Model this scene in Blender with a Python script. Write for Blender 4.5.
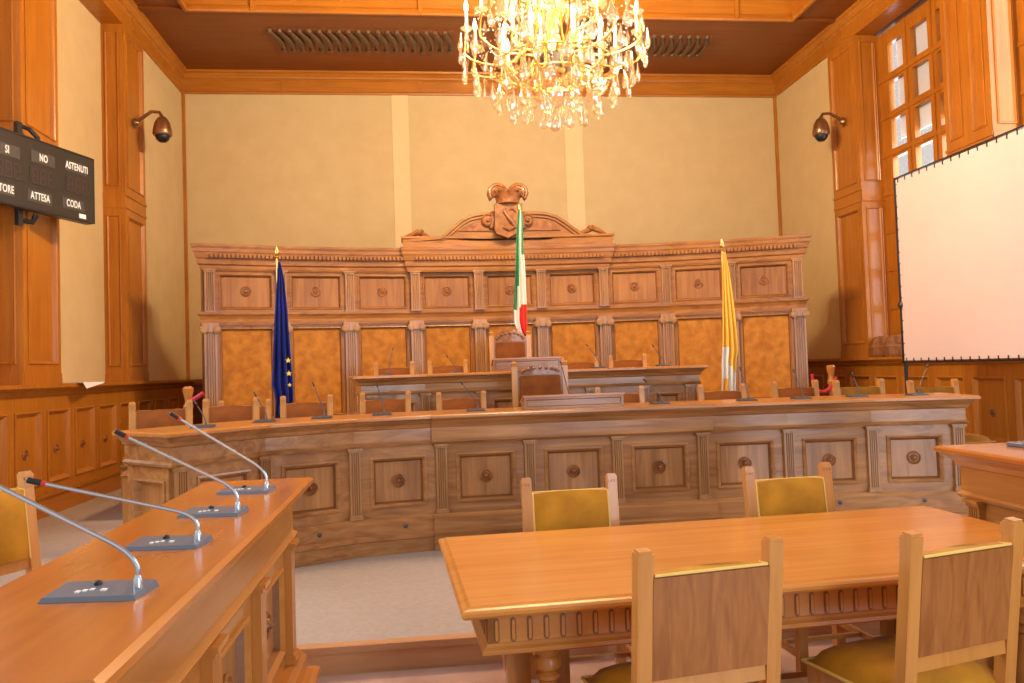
import bpy, math, random
import numpy as np
from mathutils import Matrix, Vector
random.seed(7)
PI = math.pi
scene = bpy.context.scene
for o in list(bpy.data.objects): bpy.data.objects.remove(o)
COL = scene.collection

# ------------------------------------------------------------------ camera
F, YAW, PITCH, ROLL, CAMZ = 785.2, 0.1119, 0.0349, -0.0327, 1.6
cy_, sy_ = math.cos(YAW), math.sin(YAW); cp_, sp_ = math.cos(PITCH), math.sin(PITCH)
fwd = Vector((sy_*cp_, cy_*cp_, sp_)); rgt = Vector((cy_, -sy_, 0)); upv = rgt.cross(fwd)
cr_, sr_ = math.cos(ROLL), math.sin(ROLL)
r2 = cr_*rgt + sr_*upv; u2 = -sr_*rgt + cr_*upv
cam_d = bpy.data.cameras.new('camera'); cam = bpy.data.objects.new('camera', cam_d); COL.objects.link(cam)
cam_d.sensor_width = 36; cam_d.lens = F/1024*36; cam_d.clip_start = .05; cam_d.clip_end = 200
m = Matrix((r2, u2, -fwd)).transposed().to_4x4(); m.translation = (0, 0, CAMZ); cam.matrix_world = m
scene.camera = cam

def ray(px, py):
    d = r2*((px-512)/F) - u2*((py-341.5)/F) + fwd
    return d/d.y
def W(px, py, Y): d = ray(px, py); return Vector((d.x*Y, Y, CAMZ+d.z*Y))

# ------------------------------------------------------------------ world, lights, exposure
world = bpy.data.worlds.new('world'); scene.world = world; world.use_nodes = True
bg = world.node_tree.nodes['Background']; bg.inputs[0].default_value = (1, .93, .86, 1); bg.inputs[1].default_value = .58
vs = scene.view_settings; vs.view_transform = 'Standard'; vs.look = 'None'; vs.gamma = 1; vs.use_curve_mapping = False; vs.exposure = 0.42

def area(name, loc, rot, sx, sy, power, col):
    l = bpy.data.lights.new(name, 'AREA'); l.shape = 'RECTANGLE'; l.size = sx; l.size_y = sy; l.energy = power; l.color = col
    o = bpy.data.objects.new(name, l); o.location = loc; o.rotation_euler = rot; COL.objects.link(o); return o
# daylight entering by the tall windows of both side walls
area('daylight_window_left', (-4.5, 6.6, 4.2), (0, -PI/2, 0), 4.4, 1.9, 120, (.8, .88, 1))
area('daylight_window_left', (-4.5, 3.4, 4.2), (0, -PI/2, 0), 4.4, 1.9, 120, (.8, .88, 1))
area('daylight_window_right', (7.35, 7.9, 4.6), (0, PI/2, 0), 4.0, 1.8, 90, (.85, .92, 1))
area('daylight_window_right', (7.3, 4.6, 4.2), (0, PI/2, 0), 4.4, 1.9, 120, (.8, .88, 1))
area('daylight_window_right', (7.42+.22, 10.73, 4.15), (0, PI/2, 0), 5.0, 1.95, 210, (.82, .90, 1))
for wx in (3.4, 5.9): area('daylight_window_rear', (wx, -3.6, 1.9), (PI/2, 0, 0), 1.3, 3.4, 120, (.74, .85, 1))
CH = (1.40, 7.8)            # chandelier axis
for k in range(6):
    a = k*PI/3+.3
    l = bpy.data.lights.new('chandelier_light', 'POINT'); l.energy = 225; l.color = (1, .75, .43); l.shadow_soft_size = .12
    o = bpy.data.objects.new('chandelier_light', l); o.location = (CH[0]+.5*math.cos(a), CH[1]+.5*math.sin(a), 5.98); COL.objects.link(o)

# ------------------------------------------------------------------ materials
def nt(name):
    m = bpy.data.materials.new(name); m.use_nodes = True
    n = m.node_tree; return m, n, n.nodes['Principled BSDF']
def wood(name, c1, c2, axis='x', rough=.32, scale=1.0, coat=.3, contrast=.9):
    m, n, b = nt(name); N, L = n.nodes, n.links
    tc = N.new('ShaderNodeTexCoord'); mp = N.new('ShaderNodeMapping')
    s = {'x': (.9, 14, 14), 'y': (14, .9, 14), 'z': (14, 14, .9)}[axis]
    mp.inputs['Scale'].default_value = [k*scale for k in s]
    L.new(tc.outputs['Object'], mp.inputs[0])
    n1 = N.new('ShaderNodeTexNoise'); n1.inputs['Scale'].default_value = 1.0; n1.inputs['Detail'].default_value = 6; n1.inputs['Distortion'].default_value = 1.2
    L.new(mp.outputs[0], n1.inputs['Vector'])
    n2 = N.new('ShaderNodeTexNoise'); n2.inputs['Scale'].default_value = 1.3; n2.inputs['Detail'].default_value = 2
    L.new(tc.outputs['Object'], n2.inputs['Vector'])
    r = N.new('ShaderNodeValToRGB'); r.color_ramp.elements[0].position = .5-.22/contrast; r.color_ramp.elements[1].position = .5+.2/contrast
    r.color_ramp.elements[0].color = (*c2, 1); r.color_ramp.elements[1].color = (*c1, 1)
    mx = N.new('ShaderNodeMath'); mx.operation = 'MULTIPLY_ADD'; mx.inputs[1].default_value = .6
    L.new(n1.outputs[0], mx.inputs[0]); 
    m3 = N.new('ShaderNodeMath'); m3.operation = 'MULTIPLY'; m3.inputs[1].default_value = .4; L.new(n2.outputs[0], m3.inputs[0]); L.new(m3.outputs[0], mx.inputs[2])
    L.new(mx.outputs[0], r.inputs[0]); L.new(r.outputs[0], b.inputs['Base Color'])
    b.inputs['Roughness'].default_value = rough; b.inputs['Specular IOR Level'].default_value = .35; b.inputs['Coat Weight'].default_value = coat; b.inputs['Coat Roughness'].default_value = .18
    bp = N.new('ShaderNodeBump'); bp.inputs['Strength'].default_value = .06; bp.inputs['Distance'].default_value = .004
    L.new(n1.outputs[0], bp.inputs['Height']); L.new(bp.outputs[0], b.inputs['Normal'])
    return m
def mottled(name, c1, c2, scale=8, rough=.5, coat=0, bump=0, sheen=0, detail=6, metallic=0):
    m, n, b = nt(name); N, L = n.nodes, n.links
    tc = N.new('ShaderNodeTexCoord'); n1 = N.new('ShaderNodeTexNoise'); n1.inputs['Scale'].default_value = scale; n1.inputs['Detail'].default_value = detail
    L.new(tc.outputs['Object'], n1.inputs['Vector'])
    r = N.new('ShaderNodeValToRGB'); r.color_ramp.elements[0].position = .32; r.color_ramp.elements[1].position = .68
    r.color_ramp.elements[0].color = (*c2, 1); r.color_ramp.elements[1].color = (*c1, 1)
    L.new(n1.outputs[0], r.inputs[0]); L.new(r.outputs[0], b.inputs['Base Color'])
    b.inputs['Roughness'].default_value = rough; b.inputs['Specular IOR Level'].default_value = .25; b.inputs['Coat Weight'].default_value = coat; b.inputs['Metallic'].default_value = metallic
    b.inputs['Sheen Weight'].default_value = sheen; b.inputs['Sheen Roughness'].default_value = .35
    if bump:
        bp = N.new('ShaderNodeBump'); bp.inputs['Strength'].default_value = bump; bp.inputs['Distance'].default_value = .01
        L.new(n1.outputs[0], bp.inputs['Height']); L.new(bp.outputs[0], b.inputs['Normal'])
    return m
def plain(name, c, rough=.5, metallic=0, emit=0, coat=0): 
    m, n, b = nt(name); b.inputs['Base Color'].default_value = (*c, 1); b.inputs['Roughness'].default_value = rough; b.inputs['Metallic'].default_value = metallic
    b.inputs['Coat Weight'].default_value = coat
    if emit: b.inputs['Emission Color'].default_value = (*c, 1); b.inputs['Emission Strength'].default_value = emit
    return m
def fakeglass(name, tint, gl, mixf, dif=0):
    m = bpy.data.materials.new(name); m.use_nodes = True; n = m.node_tree; N, L = n.nodes, n.links
    N.remove(N['Principled BSDF']); out = N['Material Output']
    t = N.new('ShaderNodeBsdfTransparent'); t.inputs[0].default_value = (*tint, 1)
    g = N.new('ShaderNodeBsdfGlossy'); g.inputs[0].default_value = (*gl, 1); g.inputs['Roughness'].default_value = .08
    if dif:
        tl = N.new('ShaderNodeBsdfTranslucent'); tl.inputs[0].default_value = (*gl, 1); y = N.new('ShaderNodeMixShader'); y.inputs[0].default_value = dif
        L.new(g.outputs[0], y.inputs[1]); L.new(tl.outputs[0], y.inputs[2]); g = y
    x = N.new('ShaderNodeMixShader'); x.inputs[0].default_value = mixf
    L.new(t.outputs[0], x.inputs[1]); L.new(g.outputs[0], x.inputs[2]); L.new(x.outputs[0], out.inputs[0]); return m

M = {}
BENCH1, BENCH2 = (.53, .245, .083), (.17, .060, .016)
for ax in 'xyz':
    M['bench_'+ax] = wood('bench_walnut_'+ax, BENCH1, BENCH2, ax, .3, coat=.35, contrast=1.05)
    M['bd_'+ax] = wood('backdrop_walnut_'+ax, (.42, .170, .036), (.19, .062, .011), ax, .36, coat=.15, contrast=1.1)
    M['hon_'+ax] = wood('honey_wood_'+ax, (.56, .235, .052), (.37, .125, .022), ax, .28, coat=.3)
    M['wall_'+ax] = wood('wall_oak_'+ax, (.50, .18, .017), (.31, .092, .007), ax, .36, coat=.12)
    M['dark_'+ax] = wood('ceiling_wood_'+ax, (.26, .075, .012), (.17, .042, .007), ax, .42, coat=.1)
M['flute_x'] = wood('step_oak', (.62, .34, .17), (.40, .19, .08), 'x', .35)
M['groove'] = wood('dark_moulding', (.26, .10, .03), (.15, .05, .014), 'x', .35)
M['flute'] = wood('pilaster_walnut', (.50, .25, .09), (.17, .065, .02), 'z', .32)
M['top'] = wood('table_top_wood', (.70, .30, .066), (.46, .165, .026), 'x', .26, .8, coat=.35)
M['desk_top'] = wood('desk_top_wood', (.56, .20, .036), (.36, .105, .014), 'y', .24, .9, coat=.4)
M['chair_wood'] = wood('chair_beech', (.68, .31, .08), (.46, .175, .032), 'z', .3)
M['chair_board'] = wood('chair_back_walnut', (.48, .19, .052), (.24, .075, .019), 'z', .3, 1.8, contrast=1.2)
M['carve'] = mottled('carved_walnut', (.36, .135, .038), (.17, .055, .015), 14, .35, .3, .2)
M['burl'] = mottled('burl_veneer', (.52, .20, .020), (.34, .115, .009), 9, .55, 0)
M['fabric'] = mottled('wall_fabric', (.63, .46, .23), (.59, .425, .205), 3, .9)
M['fabric_pale'] = mottled('wall_fabric_strip', (.76, .565, .30), (.73, .54, .28), 3, .9)
M['velvet'] = mottled('mustard_velvet', (.58, .265, .014), (.33, .135, .006), 5, .7, sheen=.15)
M['leather'] = mottled('tan_leather', (.28, .078, .009), (.18, .044, .005), 6, .75)
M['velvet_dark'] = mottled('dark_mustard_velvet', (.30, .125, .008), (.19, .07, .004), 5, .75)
M['tan_piping'] = plain('tan_piping', (.42, .18, .04), .7)
M['mic_base_dark'] = plain('dark_mic_base', (.055, .055, .06), .45)
M['piping'] = plain('yellow_piping', (.80, .53, .13), .6)
M['floor_low'] = mottled('lower_floor_marble', (.52, .36, .29), (.36, .21, .155), 2.2, .25, .3)
M['carpet'] = mottled('platform_carpet', (.40, .34, .29), (.36, .30, .255), 30, .85, bump=.1)
M['floor_back'] = mottled('rear_floor', (.42, .29, .22), (.36, .235, .17), 2, .4)
M['black'] = plain('black_metal', (.012, .012, .013), .4)
M['mic_grey'] = plain('grey_mic_base', (.12, .145, .19), .35, coat=.2)
M['chrome'] = plain('mic_stem_steel', (.52, .60, .70), .25, .9)
M['mic_dark'] = plain('dark_mic_stem', (.10, .095, .10), .35, .4)
M['red'] = plain('red_ring', (.62, .03, .02), .4)
M['white'] = plain('white_plastic', (.85, .85, .83), .5)
M['brass'] = plain('brass', (.78, .50, .16), .28, 1)
M['goldarm'] = plain('gilded_arm', (.95, .62, .18), .25, 1)
M['bronze'] = plain('bronze_camera_shell', (.30, .15, .07), .3, .75)
M['screen'] = mottled('projection_cloth', (.72, .56, .53), (.70, .545, .515), 3, .8)
M['board'] = plain('scoreboard_case', (.030, .024, .020), .35)
M['digit'] = plain('unlit_digit', (.055, .030, .030), .4)
M['cap'] = plain('caption_strip', (.055, .048, .042), .5)
M['bulb'] = plain('lit_bulb', (1, .80, .50), .4, 0, 26)
M['candle'] = plain('candle_sleeve', (.98, .88, .68), .4, 0, 1.0)
M['crystal'] = fakeglass('crystal_glass', (.97, .90, .80), (1, .92, .80), .36, .12)
M['pane'] = fakeglass('window_pane', (.95, .97, 1), (.9, .9, .9), .08)
M['blind'] = plain('grey_shutter_outside', (.88, .90, .93), .8)
M['blue'] = mottled('blue_flag_cloth', (.010, .022, .22), (.006, .012, .13), 7, .7, sheen=.2)
M['star'] = plain('yellow_star', (.85, .62, .05), .6)
M['green'] = plain('green_cloth', (.03, .25, .10), .7)
M['fwhite'] = plain('white_cloth', (.80, .78, .72), .7)
M['fred'] = plain('red_cloth', (.70, .05, .03), .7)
M['fyellow'] = plain('yellow_cloth', (.85, .50, .06), .7)
M['rope'] = plain('red_rope', (.50, .02, .04), .6)
M['paper'] = plain('white_paper', (.85, .84, .82), .7)
M['grille'] = mottled('bronzed_carving', (.16, .10, .055), (.09, .05, .03), 20, .4)

# ------------------------------------------------------------------ mesh helpers
class MB:
    def __init__(s, T=None): s.v = []; s.f = []; s.m = []; s.T = T or Matrix()
    def at(s, T): s.T = T; return s
    def add(s, vs, fs, mi=0):
        b = len(s.v); s.v += [s.T @ Vector(p) for p in vs]
        for f in fs: s.f.append([b+i for i in f]); s.m.append(mi)
    def box(s, x0, x1, y0, y1, z0, z1, mi=0, b=0):
        if b > 0: return s.prism([(x0+b, z0), (x1-b, z0), (x1, z0+b), (x1, z1-b), (x1-b, z1), (x0+b, z1), (x0, z1-b), (x0, z0+b)], y0, y1, mi)
        s.add([(x0,y0,z0),(x1,y0,z0),(x1,y1,z0),(x0,y1,z0),(x0,y0,z1),(x1,y0,z1),(x1,y1,z1),(x0,y1,z1)],
              [(3,2,1,0),(4,5,6,7),(0,1,5,4),(1,2,6,5),(2,3,7,6),(3,0,4,7)], mi)
    def prism(s, prof, y0, y1, mi=0):           # outline in (x,z), counter-clockwise, extruded along y
        n = len(prof); s.add([(x, y0, z) for x, z in prof]+[(x, y1, z) for x, z in prof],
              [tuple(range(n)), tuple(range(2*n-1, n-1, -1))]+[(i, i+n, (i+1) % n+n, (i+1) % n) for i in range(n)], mi)
    def vprism(s, prof, z0, z1, mi=0, cap=True):          # outline in (x,y) ccw, extruded up
        n = len(prof); fs = [(i, (i+1) % n, (i+1) % n+n, i+n) for i in range(n)]
        if cap: fs += [tuple(range(n-1, -1, -1)), tuple(range(n, 2*n))]
        s.add([(x, y, z0) for x, y in prof]+[(x, y, z1) for x, y in prof], fs, mi)
    def rings(s, R, mi=0, fill=True, mlast=None):     # nested rectangles (x0,x1,z0,z1,y) seen from -y
        b = len(s.v)
        vs = []
        for x0, x1, z0, z1, y in R: vs += [(x0, y, z0), (x1, y, z0), (x1, y, z1), (x0, y, z1)]
        fs = []
        for k in range(len(R)-1):
            for i in range(4): j = (i+1) % 4; fs.append((4*k+i, 4*k+j, 4*k+4+j, 4*k+4+i))
        s.add(vs, fs, mi)
        if fill: k = len(R)-1; x0, x1, z0, z1, y = R[k]; s.add([(x0,y,z0),(x1,y,z0),(x1,y,z1),(x0,y,z1)], [(0,1,2,3)], mi if mlast is None else mlast)
    def lathe(s, prof, c=(0,0,0), axis='z', n=16, mi=0):  # prof (r, h)
        vs = []
        for r, h in prof:
            for i in range(n):
                a = 2*PI*i/n; x, y = r*math.cos(a), r*math.sin(a)
                p = {'z': (x, y, h), 'y': (x, h, -y), 'x': (h, x, y)}[axis]
                vs.append((p[0]+c[0], p[1]+c[1], p[2]+c[2]))
        fs = []
        for k in range(len(prof)-1):
            for i in range(n): j = (i+1) % n; fs.append((k*n+i, k*n+j, k*n+n+j, k*n+n+i))
        fs.append(tuple(range(n-1, -1, -1))); fs.append(tuple(range((len(prof)-1)*n, len(prof)*n)))
        s.add(vs, fs, mi)
    def tube(s, pts, r, n=8, mi=0):
        pts = [Vector(p) for p in pts]; R = r if hasattr(r, '__len__') else [r]*len(pts)
        vs = []; up = None
        for i, p in enumerate(pts):
            t = (pts[min(i+1, len(pts)-1)]-pts[max(i-1, 0)]).normalized()
            if up is None: up = Vector((0,0,1)) if abs(t.z) < .9 else Vector((1,0,0))
            a = t.cross(up).normalized(); up = a.cross(t).normalized()
            for k in range(n): an = 2*PI*k/n; vs.append(p+(a*math.cos(an)+up*math.sin(an))*R[i])
        fs = []
        for k in range(len(pts)-1):
            for i in range(n): j = (i+1) % n; fs.append((k*n+i, k*n+j, k*n+n+j, k*n+n+i))
        fs.append(tuple(range(n-1, -1, -1))); fs.append(tuple(range((len(pts)-1)*n, len(pts)*n)))
        s.add(vs, fs, mi)
    def bar(s, p, q, w, d, mi=0, side=(1,0,0)):       # square bar p->q
        p, q = Vector(p), Vector(q); t = (q-p).normalized(); a = Vector(side); a = (a-t*a.dot(t)).normalized(); b = t.cross(a)
        vs = [c+a*w/2*i+b*d/2*j for c in (p, q) for i, j in ((-1,-1),(1,-1),(1,1),(-1,1))]
        s.add(vs, [(3,2,1,0),(4,5,6,7),(0,1,5,4),(1,2,6,5),(2,3,7,6),(3,0,4,7)], mi)
    def sweep(s, prof, path, mi=0, closed=False):      # prof (out,z) ; out = right-hand side of path
        P = [Vector((x, y)) for x, y in path]; n = len(P); k = len(prof); vs = []
        for i in range(n):
            if closed: d0 = (P[i]-P[i-1]).normalized(); d1 = (P[(i+1) % n]-P[i]).normalized()
            else: d0 = (P[i]-P[max(i-1,0)]); d1 = (P[min(i+1,n-1)]-P[i]); d0 = (d0 if d0.length else d1).normalized(); d1 = (d1 if d1.length else d0).normalized()
            n0 = Vector((d0.y, -d0.x)); n1 = Vector((d1.y, -d1.x)); nn = (n0+n1).normalized(); sc = 1/max(.3, nn.dot(n0))
            for o, z in prof: q = P[i]+nn*o*sc; vs.append((q.x, q.y, z))
        fs = []
        for i in range(n if closed else n-1):
            a, b = i*k, ((i+1) % n)*k
            for j in range(k): j2 = (j+1) % k; fs.append((a+j, b+j, b+j2, a+j2))
        if not closed: fs += [tuple(range(k)), tuple(range((n-1)*k+k-1, (n-1)*k-1, -1))]
        s.add(vs, fs, mi)
    def build(s, name, mats, parent=None, smooth=False, bevel=0):
        me = bpy.data.meshes.new(name); me.from_pydata([tuple(v) for v in s.v], [], s.f)
        if not isinstance(mats, (list, tuple)): mats = [mats]
        for mm in mats: me.materials.append(mm)
        me.polygons.foreach_set('material_index', s.m)
        if smooth: me.polygons.foreach_set('use_smooth', [True]*len(s.f))
        me.update()
        import bmesh
        bm = bmesh.new(); bm.from_mesh(me); bmesh.ops.recalc_face_normals(bm, faces=bm.faces); bm.to_mesh(me); bm.free()
        if smooth: me.set_sharp_from_angle(angle=math.radians(40))
        o = bpy.data.objects.new(name, me); COL.objects.link(o)
        if parent: o.parent = parent
        if bevel:
            bv = o.modifiers.new('bevel', 'BEVEL'); bv.width = bevel; bv.segments = 2; bv.limit_method = 'ANGLE'; bv.angle_limit = .9
        return o
def rib(x0, x1, z0, z1, y): return (x0, x1, z0, z1, y)
def tag(o, label, cat, group=None, kind=None):
    if label: o['label'] = label
    if cat: o['category'] = cat
    if group: o['group'] = group
    if kind: o['kind'] = kind
    return o
def struct(o): o['kind'] = 'structure'; return o
def thing(name, label, cat, loc=(0,0,0), rz=0, group=None):
    o = bpy.data.objects.new(name, None); COL.objects.link(o); o.empty_display_size = .1
    o.location = loc; o.rotation_euler = (0, 0, rz); return tag(o, label, cat, group)
def kids(o): return [c for c in bpy.data.objects if c.parent == o]
def dup(root, loc, rz, label, group=None, scale=None):
    r = root.copy(); COL.objects.link(r); r.location = loc; r.rotation_euler = (0, 0, rz); r['label'] = label
    if group: r['group'] = group
    if scale: r.scale = scale
    for ch in kids(root):
        c = ch.copy(); COL.objects.link(c); c.parent = r
        for g in kids(ch): d = g.copy(); COL.objects.link(d); d.parent = c
    return r
def Tr(x, y, z=0, rz=0): return Matrix.Translation((x, y, z)) @ Matrix.Rotation(rz, 4, 'Z')
def seg(P, Q, z=0): a = math.atan2(Q[1]-P[1], Q[0]-P[0]); return Tr(P[0], P[1], z, a), math.hypot(Q[0]-P[0], Q[1]-P[1])

def bay_panel(mb, x0, x1, z0, z1, y, bx, bz, fmi=0, pmi=0, t=.03, mould=1, bz2=None, gmi=0):
    b2 = bz if bz2 is None else bz2
    a = (x0+bx, x1-bx, z0+bz, z1-b2)
    def g(i, yy): return (a[0]+i, a[1]-i, a[2]+i, a[3]-i, yy)
    mb.rings([(x0, x1, z0, z1, y), g(0, y)], fmi, fill=False)
    mb.rings([g(0, y), g(.0, y-.012*mould), g(.012*mould, y-.016*mould), g(.022*mould, y-.006), g(.03*mould, y+.004)], fmi, fill=False); mb.rings([g(.03*mould, y+.004), g(.045*mould, y+t)], gmi, fill=False)
    mb.rings([g(.045*mould, y+t), g(.0451*mould, y+t)], pmi, fill=True)
def rosette(T, R, mat, parent, name='rosette', depth=.028):
    mb = MB(T); mb.lathe([(R, 0), (R, -.008), (R*.82, -.014), (R*.7, -.006), (R*.55, -.006), (R*.48, -.018), (R*.3, -.012), (R*.24, -depth), (R*.05, -depth-.008)], axis='y', n=20)
    return mb.build(name, mat, parent, smooth=True)
def fluted(mb, w, z0, z1, y, d, nf=4, mi=0):        # fluted pilaster shaft centred on x=0, front at y-d
    xs = [(-w/2, y), (-w/2, y-d)]; m_ = w*.12; fw = (w-2*m_)/nf
    for k in range(nf):
        a = -w/2+m_+k*fw; g = fw*.16
        xs += [(a+g, y-d), (a+fw*.35, y-d+fw*.55), (a+fw*.65, y-d+fw*.55), (a+fw-g, y-d)]
    xs += [(w/2, y-d), (w/2, y)]
    mb.vprism(xs, z0, z1, mi)
def flute_pil(T, w, z0, z1, d, parent, mat, name='pilaster', cap=.045, base=.05, y=0, nf=4, ionic=False):
    mb = MB(T)
    fluted(mb, w, z0+base, z1-cap, y, d, nf)
    mb.box(-w*.62, w*.62, y-d-.018, y, z0, z0+base*.55); mb.box(-w*.55, w*.55, y-d-.009, y, z0+base*.55, z0+base)
    mb.box(-w*.55, w*.55, y-d-.008, y, z1-cap, z1-cap*.5); mb.box(-w*.66, w*.66, y-d-.02, y, z1-cap*.5, z1)
    if ionic:
        for sx in (-1, 1): mb.lathe([(cap*.42, 0), (cap*.42, -d-.03), (cap*.2, -d-.036)], c=(sx*w*.5, y, z1-cap*.72), axis='y', n=12)
        mb.box(-w*.5, w*.5, y-d-.022, y, z1-cap*.95, z1-cap*.5)
    return mb.build(name, mat, parent)

# ================================================================== THE ROOM
ZC = 6.79                                     # underside of the crown
BY = 14.68; LX = -4.24; RX = 7.05             # wall planes
Z7 = 7.2
def fl(name, x0, x1, y0, y1, z0, z1, mat): mb = MB(); mb.box(x0, x1, y0, y1, z0, z1); return struct(mb.build(name, mat))
fl('floor', -5, 8, -1.0, 4.35, -.1, 0, M['floor_low'])
fl('floor', -5, 8, 4.35, 15, -.1, .148, M['carpet'])
fl('floor', -5, -1.25, 2.2, 4.35, -.05, .147, M['carpet'])
# carpet edge nosing, wooden riser
mb = MB(); mb.box(-5, 8, 4.33, 4.36, 0, .118); mb.box(-5, 8, 4.315, 4.39, .118, .152)
struct(mb.build('trim_1', M['flute_x']))
# daises behind the benches
NODES = [(-1.80, 5.56), (-1.23, 6.16), (-.585, 6.45), (.115, 6.57), (.86, 6.585), (1.615, 6.59), (2.365, 6.58), (3.125, 6.54), (3.86, 6.48), (4.60, 6.31)]
mb = MB(); mb.vprism([(-2.2, 6.6), (-1.2, 7.0), (.1, 7.2), (2.4, 7.2), (4.4, 6.98), (4.9, 6.9), (5.6, 8.72), (-2.9, 8.72)], .14, .35); struct(mb.build('floor', M['floor_back']))
mb = MB(); mb.box(-3.2, 5.9, 8.72, 12.6, .14, .72); struct(mb.build('floor', M['floor_back']))
mb = MB(); mb.box(-3.2, 5.9, 8.70, 8.72, .35, .70); mb.box(-3.2, 5.9, 8.68, 8.76, .70, .722); struct(mb.build('trim_2', M['bench_x']))

# walls
mb = MB(); mb.box(LX-.5, LX, 12.6, BY+.2, 0, 7.2); mb.box(LX-.6, LX-.28, 9.69, 12.6, 0, 7.2); mb.box(LX-.6, LX-.28, 7.7, 8.83, 0, 7.2)
struct(mb.build('wall_left', M['fabric']))
mb = MB(); mb.box(RX, RX+.5, 12.6, BY+.2, 0, 7.2); struct(mb.build('wall_right', M['fabric']))
mb = MB(); mb.box(LX, RX, BY, BY+.2, 0, 7.2); struct(mb.build('wall_back', M['fabric']))
# pale vertical strips of the wall covering
for i, (a, b) in enumerate(((393.5, 410), (566, 583.5))):
    xa, xb = W(a, 170, BY).x, W(b, 170, BY).x
    mb = MB(); mb.box(xa, xb, BY-.012, BY, 1.62, ZC); struct(mb.build('trim_%d' % (3+i), M['fabric_pale']))
# corner fillets
mb = MB(); mb.box(LX, LX+.05, BY-.05, BY, 1.6, ZC, b=.008); struct(mb.build('trim_5', M['wall_z']))
mb = MB(); mb.box(RX-.05, RX, BY-.05, BY, 1.6, ZC, b=.008); struct(mb.build('trim_6', M['wall_z']))
# crown
mb = MB()
prof = [(-.3, ZC), (.03, ZC), (.035, ZC+.035), (.018, ZC+.055), (.010, ZC+.06), (.010, ZC+.25), (.02, ZC+.26), (.035, ZC+.28), (.05, ZC+.285), (.06, ZC+.31), (.10, ZC+.36), (.13, ZC+.375), (.135, Z7), (-.3, Z7)]
mb.sweep(prof, [(LX, 2.0), (LX, BY), (RX, BY), (RX, 2.0)])
for px in (283, 420, 685):
    x = W(px, 82, BY).x; mb.box(x-.03, x+.03, BY-.028, BY, ZC+.05, ZC+.26)
for y in (5.2, 8.2, 12.2):
    mb.box(LX, LX+.028, y-.03, y+.03, ZC+.05, ZC+.26); mb.box(RX-.028, RX, y-.03, y+.03, ZC+.05, ZC+.26)
struct(mb.build('trim_7', M['wall_x']))
# soffit of the crown above recessed bays
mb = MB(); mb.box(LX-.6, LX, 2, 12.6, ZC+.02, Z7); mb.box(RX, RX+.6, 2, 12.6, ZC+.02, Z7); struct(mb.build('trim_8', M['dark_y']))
# ceiling: perimeter soffit, coffer frame, raised field
cx0, cx1, cy1 = -3.45, 6.2, 12.15
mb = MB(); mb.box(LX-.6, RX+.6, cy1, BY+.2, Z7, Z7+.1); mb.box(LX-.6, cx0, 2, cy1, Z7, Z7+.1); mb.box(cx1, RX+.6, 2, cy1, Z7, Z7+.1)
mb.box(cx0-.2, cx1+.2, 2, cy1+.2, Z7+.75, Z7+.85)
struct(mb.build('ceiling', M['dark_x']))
mb = MB()
cprof = [(-.02, Z7+.75), (-.02, Z7-.02), (.0, Z7-.045), (-.0+.045, Z7-.045), (.06, Z7-.02), (.05, Z7+.03), (.03, Z7+.07), (.03, Z7+.33), (.06, Z7+.36), (.12, Z7+.42), (.12, Z7+.75)]
mb.sweep(cprof, [(cx0, 2.0), (cx0, cy1), (cx1, cy1), (cx1, 2.0)])
for px in (253, 420, 600, 735): x = W(px, 6, cy1).x; mb.box(x-.03, x+.03, cy1-.075, cy1, Z7-.03, Z7+.35)
struct(mb.build('trim_9', M['wall_x']))
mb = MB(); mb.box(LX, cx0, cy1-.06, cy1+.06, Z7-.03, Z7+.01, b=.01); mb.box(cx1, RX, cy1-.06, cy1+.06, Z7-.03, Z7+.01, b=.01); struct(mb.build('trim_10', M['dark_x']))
# scroll-carved ventilation grilles in the soffit
def grille(xa, xb, label):
    root = thing('ceiling_grille', label, 'grille', ((xa+xb)/2, 13.2, Z7), 0, None)
    w = xb-xa; mb = MB(); mb.box(-w/2, w/2, -.42, .42, -.006, .0); mb.build('backing', M['dark_x'], root)
    mb = MB(); n = int(w/.15)
    for k in range(n):
        x = -w/2+(k+.5)*w/n; pts = []
        for i in range(13):
            t = i/12; pts.append((x-.06+.12*t+.06*math.sin(t*PI), -.38+.76*t, -.028))
        mb.tube(pts, [.02+.022*math.sin(PI*i/12) for i in range(13)], 6)
        for yy, xx in ((-.38, -.05), (.38, .05)): mb.lathe([(.0, -.06), (.035, -.05), (.045, -.02), (.04, 0)], c=(x+xx, yy, 0), n=8)
    mb.build('scroll_carving', M['grille'], root, smooth=True)
grille(W(272, 40, 13.2).x, W(452, 40, 13.2).x, 'dark scroll-carved grille in ceiling soffit left of chandelier')
grille(W(585, 42, 13.2).x, W(706, 42, 13.2).x, 'dark scroll-carved grille in ceiling soffit right of chandelier')

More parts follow.
